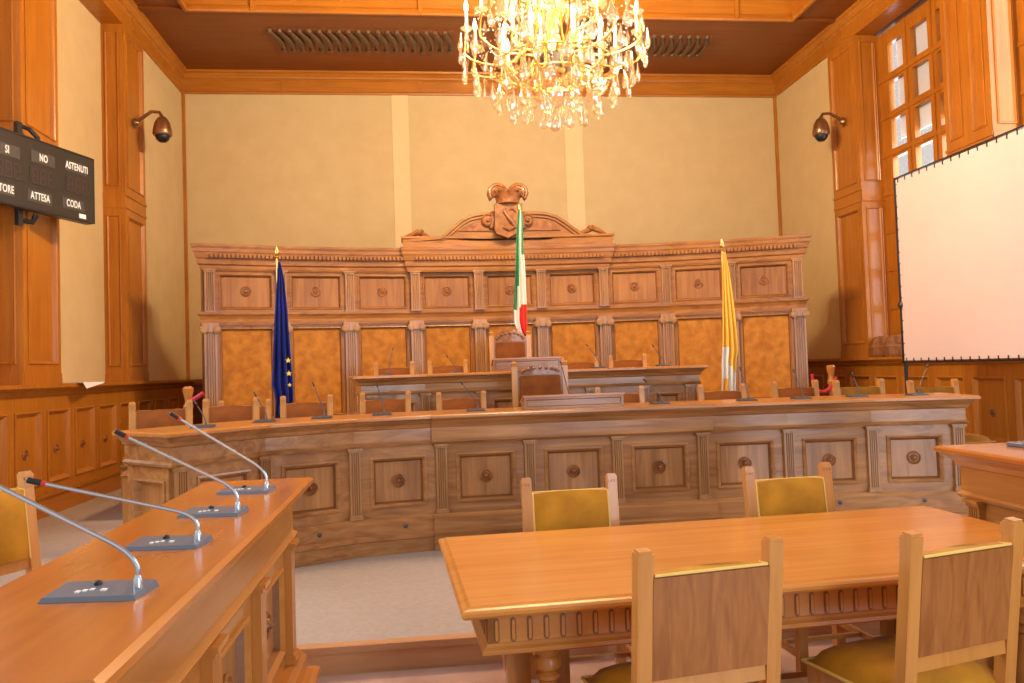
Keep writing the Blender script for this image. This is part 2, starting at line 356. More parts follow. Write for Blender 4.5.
# wall pilasters (wooden piers with recessed panels)
def pier(idx, X, side, y0, y1, depth, near):     # side +1: wall is on the left, faces +X
    rz = PI/2 if side > 0 else -PI/2             # local -y faces into the room
    mb = MB()
    w = y1-y0
    T = Tr(X, y0, 0, rz) if side > 0 else Tr(X, y1, 0, rz)
    mb.at(T)
    zs = [(1.72, 4.10), (4.32, ZC)]
    mb.box(0, w, .06, depth, 1.6, ZC)
    for a, b in zs:
        bay_panel(mb, 0, w/2 if w > .8 and near else w, a, b, 0, .09, .10, 0, 0, .03)
        if w > .8 and near: bay_panel(mb, w/2, w, a, b, 0, .09, .10, 0, 0, .03)
    mb.box(-.0, w, -.012, .03, 1.6, 1.72); mb.box(-.004, w+.004, -.012, .03, 4.10, 4.14); mb.box(0, w, -.004, .03, 4.14, 4.28); mb.box(-.006, w+.006, -.018, .03, 4.28, 4.32)
    # return face toward the camera
    mb.at(Tr(X-depth if side > 0 else X, y0-.001, 0, 0))
    for a, b in zs: bay_panel(mb, 0, depth, a, b, 0, .07, .10, 0, 0, .02)
    mb.box(0, depth, -.006, .01, 4.10, 4.32); mb.box(0, depth, -.02, .01, 1.6, 1.72)
    return struct(mb.build('trim_%d' % idx, M['wall_z']))
pier(11, LX+.03, 1, 11.77, 12.6, .33, False)
pier(12, LX+.03, 1, 8.83, 9.69, .42, False)
pier(13, RX-.03, -1, 11.77, 12.6, .42, False)
pier(14, RX-.03, -1, 8.83, 9.69, .42, True)
# left recess next to the near pier: panelled wood
mb = MB(Tr(LX-.27, 6.4, 0, PI/2))
for a, b in ((1.62, 4.1), (4.2, ZC)): bay_panel(mb, 0, 1.2, a, b, 0, .15, .15); bay_panel(mb, 1.2, 2.43, a, b, 0, .15, .15)
mb.box(0, 2.43, -.01, .05, 4.1, 4.2); mb.box(0, 2.43, .08, .3, 1.6, ZC)
struct(mb.build('trim_15', M['wall_z']))

# wainscot both sides and back
def wains(idx, T, length, pitch, start, nm):
    mb = MB(T)
    capx = [(0, 1.46), (-.03, 1.48), (-.05, 1.52), (-.11, 1.55), (-.13, 1.56), (-.13, 1.60), (.36, 1.60), (.36, 1.46)]
    mb.add([(0, y, z) for y, z in capx]+[(length, y, z) for y, z in capx], [tuple(range(8)), tuple(range(15, 7, -1))]+[(i, i+8, (i+1) % 8+8, (i+1) % 8) for i in range(8)])
    z0, z1 = .40, 1.46; k = start; xs = []
    if k > 0: mb.box(0, k, 0, .05, z0, z1)
    while k+pitch <= length+.01:
        bay_panel(mb, k, k+pitch, z0, z1, 0, .07, .10, 0, 0, .03, 1.2, .15); xs.append(k+pitch/2); k += pitch
    mb.box(k-.001, max(length, k), 0, .05, z0, z1); mb.box(0, length, .04, .12, 0, 1.46)
    o = struct(mb.build('trim_%d' % idx, M['wall_z']))
    b = MB(T); b.box(0, length, -.03, .05, .14, .36); b.box(0, length, -.05, .05, .36, .40); b.box(0, length, -.06, .05, .0, .14)
    struct(b.build('baseboard_'+nm, M['wall_y']))
    for x in xs: rosette(T @ Matrix.Translation((x, .03, .86)), .055, M['carve'], o, depth=.04)
wains(16, Tr(LX+.05, 4.6, 0, PI/2), BY-4.6, .70, .40, 'left')
wains(17, Tr(RX-.05, BY, 0, -PI/2), BY-4.6, .73, .1, 'right')
mb = MB(); mb.box(LX, RX, BY-.06, BY, 0, 1.5); mb.box(LX, RX, BY-.14, BY, 1.5, 1.6); struct(mb.build('trim_18', M['dark_x']))

# windows in the right wall
XW = RX+.37
def window(idx, y0, y1, zlo=1.62, zhi=6.75):
    T = Tr(XW, y1, 0, -PI/2); w = y1-y0
    fr = MB(T); ncol = 3; cw = .60; x0 = (w-ncol*cw)/2
    fr.box(0, x0+.12, 0, .09, zlo, zhi); fr.box(w-x0-.12, w, 0, .09, zlo, zhi)
    fr.box(0, w, .004, .086, 6.54, zhi); fr.box(0, w, .004, .086, zlo, zlo+.1)
    for c in range(1, ncol): fr.box(x0+c*cw-.10, x0+c*cw+.10, 0, .09, zlo, zhi); fr.box(x0+c*cw-.012, x0+c*cw+.012, -.02, 0, zlo, zhi)
    z = 6.54
    while z > zlo+.2:
        z -= .605
        if z < zlo+.05: break
        fr.box(0, w, .005, .085, z, z+.14); fr.box(0, w, -.015, .005, z+.04, z+.10)
    o = struct(fr.build('window_%d' % idx, M['wall_z']))
    g = MB(T); g.box(.02, w-.02, .04, .046, zlo, zhi); g.build('pane', M['pane'], o)
    bl = MB(T); bl.box(.34, w, .10, .12, 5.0, zhi+.1); bl.build('outside_shutter', M['blind'], o)
    # reveal boards
    rv = MB(); d = XW-RX+.03
    rv.at(Tr(RX-.03, y1, 0, 0))
    for a, b in ((1.72, 4.10), (4.32, ZC)): bay_panel(rv, 0, d, a, b, 0, .08, .10, 0, 0, .02)
    rv.box(0, d, -.005, .01, 1.6, 1.72); rv.box(0, d, -.015, .01, 4.10, 4.32)
    struct(rv.build('trim_%d' % (18+idx), M['wall_z']))
window(1, 9.69, 11.768)
window(2, 6.80, 8.828)
mb = MB(); mb.box(RX-.1, RX+.6, 4.6, 11.77, 1.50, 1.60); struct(mb.build('trim_21', M['wall_y']))
# roller shutters outside, half lowered
for y0, y1, zb in ((9.6, 11.9, 5.0), (6.6, 8.9, 5.0)):
    pass

# ================================================================== THE PANELLED BACKDROP
R_, BXc, BYc, S0, S = 12.176, 1.257, 12.0, .969-.915, .969
def bpt(s, off=0):       # s in bays, 0..9 from left
    t = (.082+S*(s-4.5))/R_
    return (BXc+(R_+off)*math.sin(t), BYc-R_+(R_+off)*math.cos(t))
bd = thing('panelled_backdrop', 'tall curved carved walnut panelling with pediment behind the raised desks', 'panelling', (1.3, 12, .72))
bd_inv = Matrix.Translation((-1.3, -12, -.72))
def bbuild(mb, name, mat, parent=None, **k):
    mb.v = [bd_inv @ v for v in mb.v]; return mb.build(name, mat, parent or bd, **k)
ZB = .72
P0 = [bpt(i) for i in range(10)]
ends0, ends1 = bpt(-.09), bpt(9.06)
path = [(ends0[0], ends0[1]+.6), ends0]+P0[1:-1]+[ends1, (ends1[0], ends1[1]+.6)]
mb = MB(); mb.sweep([(-.10, ZB), (-.10, 3.2), (-.5, 3.2), (-.5, ZB)], path[1:-1]); bbuild(mb, 'carcass', M['bd_z'])
mb = MB(); mb.sweep([(.05, ZB), (.05, ZB+.22), (.03, ZB+.25), (.0, ZB+.27), (-.05, ZB+.27), (-.05, ZB)], path); bbuild(mb, 'plinth', M['bd_x'])
# cornice; centre part steps forward
def cornice(p, o, zt): 
    return [(o-.1, 3.10), (o+.02, 3.10), (o+.03, 3.13), (o+.03, 3.17), (o+.055, 3.19), (o+.055, 3.26), (o+.07, 3.27), (o+.085, 3.34), (o+.095, 3.36), (o+.10, 3.40), (o+.11, 3.43), (o+.115, zt), (o-.1, zt)]
mb = MB(); mb.sweep(cornice(0, 0, 3.46), path); bbuild(mb, 'cornice', M['bd_x'])
mb = MB(); cpath = [(bpt(3)[0], bpt(3)[1]+.3), bpt(3)]+P0[3+1:6]+[P0[6], ] ; cpath = [(bpt(2.98)[0], bpt(2.98)[1]+.3), bpt(2.98), P0[4], P0[5], bpt(6.0), (bpt(6.0)[0], bpt(6.0)[1]+.3)]
mb.sweep(cornice(0, .06, 3.47), cpath)
mb.sweep([(-.2, 3.46), (.14, 3.46), (.14, 3.58), (.165, 3.60), (.165, 3.63), (-.2, 3.63)], cpath); bbuild(mb, 'centre_cornice', M['bd_x'])
mb = MB()
for b in range(9):
    T, L = seg(P0[b], P0[b+1]); mb.at(T); n = 17; off = .155 if 3 <= b < 6 else .093
    for k in range(n): x = (k+.5)*L/n; mb.box(x-L/n*.3, x+L/n*.3, -off-.022, -off+.06, 3.275, 3.325)
bbuild(mb, 'dentil_band', M['bd_x'])
mb = MB(); mb.sweep([(-.02, 2.34), (.03, 2.34), (.035, 2.38), (.03, 2.42), (.04, 2.46), (.06, 2.49), (.06, 2.52), (-.02, 2.52)], path); bbuild(mb, 'middle_rail', M['bd_x'])
mb = MB(); mb.sweep([(-.02, 2.32), (.012, 2.32), (.012, 2.34), (-.02, 2.34)], path[1:-1]); bbuild(mb, 'lower_rail', M['bd_x'])
for b in range(9):
    T, L = seg(P0[b], P0[b+1])
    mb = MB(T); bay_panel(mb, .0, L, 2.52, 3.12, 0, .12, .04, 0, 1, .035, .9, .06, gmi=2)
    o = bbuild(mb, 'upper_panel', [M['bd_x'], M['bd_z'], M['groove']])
    rosette(bd_inv @ T @ Matrix.Translation((L/2, .033, 2.82)), .075, M['carve'], o)
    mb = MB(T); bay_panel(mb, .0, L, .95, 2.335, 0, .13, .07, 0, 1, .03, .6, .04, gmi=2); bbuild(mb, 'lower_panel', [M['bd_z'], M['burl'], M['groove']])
for i in range(10):
    a, c = P0[max(i-1, 0)], P0[min(i+1, 9)]; ang = math.atan2(c[1]-a[1], c[0]-a[0]); T = bd_inv @ Tr(P0[i][0], P0[i][1], 0, ang)
    ex = .045 if 3 <= i <= 6 else 0
    flute_pil(T, .135, 2.52, 3.12, .05+ex, bd, M['flute'], 'upper_pilaster', .05, .02, nf=4)
    flute_pil(T, .165, .97, 2.37, .06+ex, bd, M['flute'], 'lower_pilaster', .13, .08, nf=4, ionic=True)
    mb = MB(T); mb.box(-.13, .13, -.05-ex, 0, .74, .97, b=.01); mb.build('pedestal', M['bd_x'], bd)
# pediment
PY = 11.86
def w2(px, py, dy=0): p = W(px, py, PY+dy); return (p.x, p.z)
out = [(403,241),(418,240),(441,238),(447,233),(454,227),(461,221),(470,216.5),(481,214),(494,213.5),(508,214),(522,213),(535,213),(546,214),(556,217),(564,222),(572,228),(579,233),(587,236.5),(603,237.5),(612,239)]
prof = [w2(*p) for p in out]; zb = 3.59
poly = [(prof[0][0], zb)]+[(prof[-1][0], zb)]+prof[::-1]
mb = MB(); mb.prism(poly, PY-.03, PY+.2); 
def inset(pts, d):
    r = []
    for i in range(len(pts)):
        a, c = pts[max(i-1,0)], pts[min(i+1, len(pts)-1)]; t = Vector((c[0]-a[0], c[1]-a[1])).normalized(); r.append((pts[i][0]+t.y*d, pts[i][1]-t.x*d))
    return r
for d0, d1, y in ((-.01, .03, -.09), (.03, .07, -.06)):
    o1, o2 = inset(prof, d0), inset(prof, d1); n = len(prof)
    vs = [(x, PY+y, z) for x, z in o1]+[(x, PY+y, z) for x, z in o2]+[(x, PY, z) for x, z in o1]+[(x, PY, z) for x, z in o2]
    fs = []
    for i in range(n-1): fs += [(i, i+n, i+n+1, i+1), (i, i+1, i+2*n+1, i+2*n), (i+n, i+3*n, i+3*n+1, i+n+1)]
    mb.add(vs, fs)
ped = bbuild(mb, 'pediment', M['bd_x'])
# raised triangular fields either side of the shield
mb = MB()
for pts in ([(458,231.5),(468,225),(478,221),(487,221),(492,226),(494,232)], [(522,231),(524,225),(530,220.5),(540,220),(551,224),(560,230.5)]):
    q = [w2(*p) for p in pts]; q = q if (q[0][0] < q[-1][0]) else q
    mb.prism(q[::-1] if False else q, PY-.055, PY-.02)
bbuild(mb, 'tympanum_field', M['carve'])
for sx, pts in ((-1, [(405,239),(413,236),(420,231),(428,236),(436,238)]), (1, [(579,232),(588,226),(596,231),(606,236)])):
    mb = MB()
    c = w2(418 if sx < 0 else 592, 236 if sx < 0 else 231.5)
    for k in range(3):
        sp = []
        for i in range(16):
            a = i/15*3.6; r = .075*(1-i/22); sp.append((c[0]+sx*(-.02)+r*math.cos(a*sx+PI/2), PY-.05-k*.03+.03, c[1]+.02+r*math.sin(a)))
        mb.tube(sp, [.03-.0012*i for i in range(16)], 8)
    mb.tube([(c[0]-.22, PY-.03, c[1]-.03), (c[0]-.1, PY-.05, c[1]+.0), (c[0], PY-.04, c[1]+.05), (c[0]+.1, PY-.05, c[1]-.0), (c[0]+.22, PY-.03, c[1]-.05)], [.02,.04,.05,.04,.02], 8)
    bbuild(mb, 'scroll_ornament', M['carve'], smooth=True)
# shield with crown and two plumes
sh = [w2(*p) for p in [(493.5,206),(493.5,232),(496,236),(502,238),(507,240),(512,237),(518,235),(520,231),(521,206)]]
mb = MB(); mb.prism(sh, PY-.2, PY-.05)
sc = w2(507, 221)
mb.tube([(sc[0]-.02, PY-.205, sc[1]+.17), (sc[0]-.06, PY-.215, sc[1]+.10), (sc[0]-.01, PY-.22, sc[1]+.03), (sc[0]+.06, PY-.22, sc[1]-.06), (sc[0]+.09, PY-.215, sc[1]-.13), (sc[0]+.0, PY-.21, sc[1]-.17), (sc[0]-.09, PY-.21, sc[1]-.13)], [.012,.02,.028,.035,.035,.03,.015], 8)
mb.tube([(sc[0]+.02, PY-.205, sc[1]+.14), (sc[0]+.07, PY-.215, sc[1]+.15), (sc[0]+.11, PY-.205, sc[1]+.10)], .02, 8)
for x in (-.19, .19): mb.bar((sc[0]+x, PY-.205, sc[1]+.2), (sc[0]+x, PY-.205, sc[1]-.16), .02, .02)
shield = bbuild(mb, 'carved_shield', M['carve'], ped)
cc = w2(507, 202)
mb = MB(); mb.lathe([(.16, -.07), (.19, -.06), (.175, -.02), (.19, .03), (.215, .09), (.19, .10), (.1, .11)], c=(cc[0], PY-.1, cc[1]), n=20)
for k in range(12): a = 2*PI*k/12; mb.lathe([(.0, .0), (.022, .02), (.026, .045), (.0, .07)], c=(cc[0]+.2*math.cos(a), PY-.1+.2*math.sin(a), cc[1]+.08), n=8)
bbuild(mb, 'carved_crown', M['carve'], ped, smooth=True)
for sx in (-1, 1):
    mb = MB(); rnd = random.Random(4)
    for k in range(30):
        q = rnd.random(); dy = rnd.uniform(-.10, .10); R0 = .035+.11*q; c0 = (cc[0]+sx*.155, cc[1]+.105)
        pts = []
        for i in range(8):
            a = math.radians(200-235*i/7); pts.append((c0[0]-(-sx)*math.cos(a)*R0*1.0, PY-.1+dy*(.4+.6*i/7), c0[1]+math.sin(a)*R0*.95-(.02 if i == 7 else 0)))
        mb.tube(pts, [.014, .02, .024, .026, .026, .024, .02, .008], 6)
    bbuild(mb, 'carved_plume', M['carve'], ped, smooth=True)
for sx in (-1, 1):   # volutes beside the shield
    mb = MB(); c = w2(507+sx*19.5, 221)
    mb.lathe([(.10, 0), (.10, -.1), (.075, -.12), (.07, -.10), (.04, -.10), (.03, -.13), (.005, -.14)], c=(c[0], PY, c[1]), axis='y', n=18)
    mb.tube([(c[0]-sx*.06, PY-.08, c[1]+.12), (c[0]-sx*.09, PY-.10, c[1]+.0), (c[0]-sx*.05, PY-.08, c[1]-.12)], .035, 8)
    bbuild(mb, 'volute', M['carve'], ped, smooth=True)

# ================================================================== CURVED BENCH AND DESKS
EE = .09
def desk(root, nodes, zb, ztop, zfr, zpb, zled, depth, bays_mat, ends=True, pil=True, tip=None, low=True, rose=True, endpanel=True, overh=.05, swell=()):
    """front along nodes (left->right as seen from outside)"""
    ox, oy, oz = root.location
    inv = Matrix.Translation((-ox, -oy, -oz))
    if root.rotation_euler.z: inv = Matrix.Rotation(-root.rotation_euler.z, 4, 'Z') @ inv
    def B(mb, name, mat, parent=None, **k): mb.v = [inv @ v for v in mb.v]; return mb.build(name, mat, parent or root, **k)
    n = len(nodes); V = [Vector(p) for p in nodes]
    d0 = (V[0]-V[1]).normalized(); d1 = (V[-1]-V[-2]).normalized()
    nb0 = Vector((-(V[1]-V[0]).y, (V[1]-V[0]).x)).normalized(); nb1 = Vector((-(V[-1]-V[-2]).y, (V[-1]-V[-2]).x)).normalized()
    e = EE
    A = V[0]+d0*e; Z = V[-1]+d1*e
    path = [A+nb0*depth, A]+V[1:-1]+[Z, Z+nb1*depth]; path = [tuple(p) for p in path]
    mid = path[1:-1]
    # worktop slab
    mb = MB(); t = [(-depth*0-.02, ztop-.035), (overh+.045, ztop-.035), (overh+.06, ztop-.028), (overh+.06, ztop-.010), (overh+.045, ztop), (-.02, ztop)]
    mb.sweep(t, path)
    poly = [tuple(p) for p in mid]; back = []
    for i in range(len(poly)):
        a = Vector(poly[max(i-1,0)]); c = Vector(poly[min(i+1,len(poly)-1)]); tt = (c-a).normalized(); back.append(tuple(Vector(poly[i])+Vector((-tt.y, tt.x))*depth))
    for i in range(len(poly)-1): mb.vprism([poly[i], poly[i+1], back[i+1], back[i]], ztop-.035, ztop-.0005)
    B(mb, 'worktop', bays_mat['top'])
    # cornice and frieze
    mb = MB(); mb.sweep([(-.03, zfr), (.0, zfr), (.03, zfr+.0), (.04, zfr+.018), (.02, zfr+.035), (.02, ztop-.11), (.035, ztop-.10), (.045, ztop-.075), (.075, ztop-.05), (.085, ztop-.036), (-.03, ztop-.036)], path); B(mb, 'frieze', bays_mat['h'])
    # plinth
    mb = MB(); mb.sweep([(-.03, zb), (.11, zb), (.11, zled-.03), (.12, zled-.025), (.12, zled), (.10, zled+.012), (.065, zled+.014), (.065, zpb-.03), (.04, zpb), (-.03, zpb)], path); B(mb, 'plinth', bays_mat['h'])
    for i in range(n-1):
        T, L = seg(V[i], V[i+1]); mb = MB(T)
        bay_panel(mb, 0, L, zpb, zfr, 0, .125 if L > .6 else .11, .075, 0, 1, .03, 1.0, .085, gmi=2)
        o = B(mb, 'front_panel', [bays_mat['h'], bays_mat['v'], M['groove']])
        if rose: rosette(inv @ T @ Matrix.Translation((L/2, .028, (zpb+zfr)/2)), .058, M['carve'], o)
        if low:
            mb = MB(T); mb.lathe([(.018, 0), (.018, -.008), (.008, -.016), (.003, -.016)], c=(L*.55, -.065, (zled+zpb)/2), axis='y', n=10); B(mb, 'plinth_screw', M['mic_dark'])
    for P_, Q_ in ((A, V[0]), (V[-1], Z)):
        T, L = seg(P_, Q_); mb = MB(T); mb.box(0, L, 0, .05, zpb, zfr); B(mb, 'corner_post', bays_mat['v'])
    for i in range(n):
        a, c = V[max(i-1, 0)], V[min(i+1, n-1)]; ang = math.atan2(c.y-a.y, c.x-a.x); T = inv @ Tr(V[i].x, V[i].y, 0, ang)
        flute_pil(T, .09, zpb, zfr, .035, root, bays_mat['p'], 'pilaster', .035, .04, nf=4)
    # end panels
    for P_, Q_, nb in ((A+nb0*depth, A, nb0), (Z, Z+nb1*depth, nb1)):
        T, L = seg(P_, Q_); mb = MB(T); bay_panel(mb, 0, L, zpb, zfr, 0, .10, .085, 0, 1, .03, 1.0, .10); mb.box(0, L, .035, .06, zb, ztop-.036)
        B(mb, 'end_panel', [bays_mat['h'], bays_mat['v']])
    # back board
    mb = MB()
    for i in range(len(mid)-1): 
        T, L = seg(mid[i], mid[i+1]); mb.at(T); mb.box(0, L, .04, .06, zb, ztop-.036)
    B(mb, 'inner_board', bays_mat['v'])
BM = dict(h=M['bench_x'], v=M['bench_z'], p=M['flute'], top=M['hon_x'])
NO = [(x, y+.02) for x, y in NODES]
bench = thing('council_bench', 'long curved walnut council bench with nine rosette panels on the platform', 'bench', (1.4, 6.6, .15))
EE = .05; NO[0] = (-1.70, 5.68); NO[-1] = (4.56, 6.35)
desk(bench, NO, .15, 1.245, 1.0, .43, .29, .62, BM)
EE = .09
# centre section steps forward
mb = MB(); cpt = [tuple(Vector(NO[3])+Vector((-.075, -.01))), NO[4], NO[5], tuple(Vector(NO[6])+Vector((.09, .0)))]
for pr in ([(.0, 1.0), (.035, 1.0), (.055, 1.018), (.045, 1.035), (.045, 1.135), (.07, 1.17), (.105, 1.20), (.115, 1.2105), (.0, 1.2105)], [(.05, .15), (.135, .15), (.135, .26), (.145, .29), (.125, .303), (.09, .305), (.09, .40), (.06, .43), (.05, .43)], [(.05, 1.211), (.125, 1.211), (.132, 1.22), (.132, 1.235), (.12, 1.2455), (.05, 1.2455)]): mb.sweep(pr, cpt)
mb.v = [Matrix.Translation((-1.4, -6.6, -.15)) @ v for v in mb.v]; mb.build('centre_mouldings', M['bench_x'], bench)
# raised second bench
Y2 = 8.80
xa, xb = W(354, 380, Y2).x, W(702, 367, Y2).x
n2 = [(xa+.07, Y2-.07)]; joint = W(425, 380, Y2).x
n2 = [(xa+.09, Y2-.10), (joint, Y2), (joint+.62, Y2), (joint+1.24, Y2), (joint+1.86, Y2), (joint+2.5, Y2), (xb-.09, Y2-.10)]
up = thing('raised_desk', 'upper walnut presiding desk on the dais behind the long curved bench', 'desk', ((xa+xb)/2, Y2, .35))
xa, xb = xa+.10, xb-.10
n2[0] = (xa+.09, n2[0][1]); n2[-1] = (xb-.09, n2[-1][1])
desk(up, n2, .35, 1.575, 1.36, .62, .5, .60, BM, low=False)
# left and right wing desks
HM = dict(h=M['hon_y'], v=M['bench_z'], p=M['hon_z'], top=M['desk_top'])
ld = thing('wing_desk', 'glossy orange wooden desk with four steel microphones along the left', 'desk', (-.8, 2.6, 0))
xl = -.665
desk(ld, [(xl-.005, 3.79), (xl, 3.09), (xl, 2.42), (xl, 1.60)][::-1], 0, 1.10, .83, .28, .17, .40, HM, low=False)
rd = thing('wing_desk', 'matching wooden desk end seen at the right frame edge', 'desk', (3.2, 3, 0))
desk(rd, [(2.89, 3.88), (2.87, 3.19), (2.84, 2.5), (2.83, 1.8)], 0, 1.10, .83, .28, .17, .62, HM, low=False)

# small book rests standing on the benches
def bookrest(px0, px1, py0, py1, Y, ztop, label):
    p, q = W(px0, py0, Y), W(px1, py0, Y); w = q.x-p.x; h = max(.09, (p.z+q.z)/2-ztop)
    root = thing('book_rest', label, 'book rest', ((p.x+q.x)/2, Y, ztop), 0)
    mb = MB(); mb.rings([(-w/2, w/2, 0, h, 0), (-w/2+.02, w/2-.02, .02, h-.02, 0), (-w/2+.028, w/2-.028, .028, h-.028, .012)]); mb.build('front_panel', M['bench_x'], root)
    mb = MB(); d = .22
    for sx in (-w/2, w/2-.018):
        mb = MB(); mb.add([(sx, 0.001, 0), (sx, d, 0), (sx, d, h*.45), (sx, 0.001, h), (sx+.018, 0.001, 0), (sx+.018, d, 0), (sx+.018, d, h*.45), (sx+.018, 0.001, h)], [(0,1,2,3),(7,6,5,4),(0,4,5,1),(1,5,6,2),(2,6,7,3),(3,7,4,0)]); mb.build('side_board', M['bench_x'], root)
    mb = MB(); mb.add([(-w/2-.01, -.015, h), (w/2+.01, -.015, h), (w/2+.01, d, h*.45), (-w/2-.01, d, h*.45), (-w/2-.01, -.015, h+.018), (w/2+.01, -.015, h+.018), (w/2+.01, d, h*.45+.018), (-w/2-.01, d, h*.45+.018)], [(3,2,1,0),(4,5,6,7),(0,1,5,4),(1,2,6,5),(2,3,7,6),(3,0,4,7)])
    mb.build('sloping_top', M['hon_x'], root)
bookrest(524, 623.5, 396, 410, 6.72, 1.245, 'wooden book rest on the long curved bench before the lower throne')
bookrest(493, 561, 359, 370, 8.92, 1.575, 'wooden book rest on the raised desk before the upper throne')

# ================================================================== TABLE
TA = math.radians(2.7)
tb = thing('conference_table', 'rectangular honey-coloured table with fluted apron and turned legs', 'table', (.10, 2.70, 0), TA)
TL, TD = 2.66, 1.22
mb = MB(); mb.sweep([(-.3, .745), (-.035, .745), (-.02, .748), (-.005, .758), (0, .765), (0, .774), (-.008, .781), (-.03, .784), (-.04, .788), (-.3, .788)], [(0,0),(TL,0),(TL,TD),(0,TD)][::-1], closed=True) if False else None
tp = [(.0, .745), (.012, .748), (.022, .758), (.024, .770), (.016, .778), (.0, .781), (-.012, .788), (-.2, .788), (-.2, .745)]
mb.sweep([(o-.024, z) for o, z in tp], [(0,0),(TL,0),(TL,TD),(0,TD)], closed=True)
mb.box(.17, TL-.17, .17, TD-.17, .745, .7879)
mb.build('tabletop', M['top'], tb)
ax0, ax1, ay0, ay1 = .10, TL-.10, .09, TD-.09
def apron(mb, L, T):      # fluted apron board
    mb.at(T); z0, z1 = .62, .745
    mb.box(0, L, 0, .03, z0, z1)
    n = int(L/.06)
    for k in range(n):
        x = (k+.5)*L/n
        sl = lambda w_, za, zb_: [(x-w_, za)]+[(x+w_*math.cos(a), za+w_*math.sin(a)) for a in (-2.2, -1.57, -.9)]+[(x+w_, za), (x+w_, zb_)]+[(x+w_*math.cos(a), zb_+w_*math.sin(a)) for a in (.8, 1.57, 2.3)]+[(x-w_, zb_)]
        mb.prism(sl(.0105, z0+.026, z1-.032), -.0015, .0, 1); mb.prism(sl(.0055, z0+.030, z1-.036), -.006, -.001)
mb = MB()
apron(mb, ax1-ax0, Tr(ax0, ay0)); apron(mb, ax1-ax0, Tr(ax1, ay1, 0, PI)); apron(mb, ay1-ay0, Tr(ax0, ay1, 0, -PI/2)); apron(mb, ay1-ay0, Tr(ax1, ay0, 0, PI/2))
mb.at(Matrix()); mb.sweep([(-.03, .598), (.018, .598), (.024, .604), (.024, .618), (.012, .626), (.004, .636), (-.03, .636)], [(ax0, ay0), (ax1, ay0), (ax1, ay1), (ax0, ay1)], closed=True)
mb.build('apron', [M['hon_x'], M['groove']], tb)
legp = [(.05,.03),(.055,.05),(.05,.08),(.03,.10),(.028,.13),(.045,.17),(.06,.24),(.062,.30),(.05,.37),(.034,.42),(.032,.45),(.045,.462),(.045,.475),(.034,.485),(.05,.50),(.052,.53),(.042,.545),(.05,.56),(.05,.60)]
for lx in (.33, TL-.33):
    for ly in (.20, TD-.20):
        mb = MB(); mb.lathe(legp, c=(lx, ly, 0), n=24); mb.build('leg', M['hon_z'], tb, smooth=True)
    for k, ly in enumerate((.34,)):
        mb = MB()
        for dx in (-.10, .055): mb.box(lx+dx-.03, lx+dx+.06, ly, ly+.045, .06, .60, b=.004)
        mb.build('support_board', M['hon_z'], tb)
    mb = MB(); mb.box(lx-.07, lx+.07, .12, TD-.12, 0, .06, b=.01); mb.build('foot', M['hon_y'], tb)
mb = MB(); mb.box(.36, TL-.36, TD/2-.03, TD/2+.03, .10, .20, b=.01); mb.build('stretcher', M['hon_x'], tb)

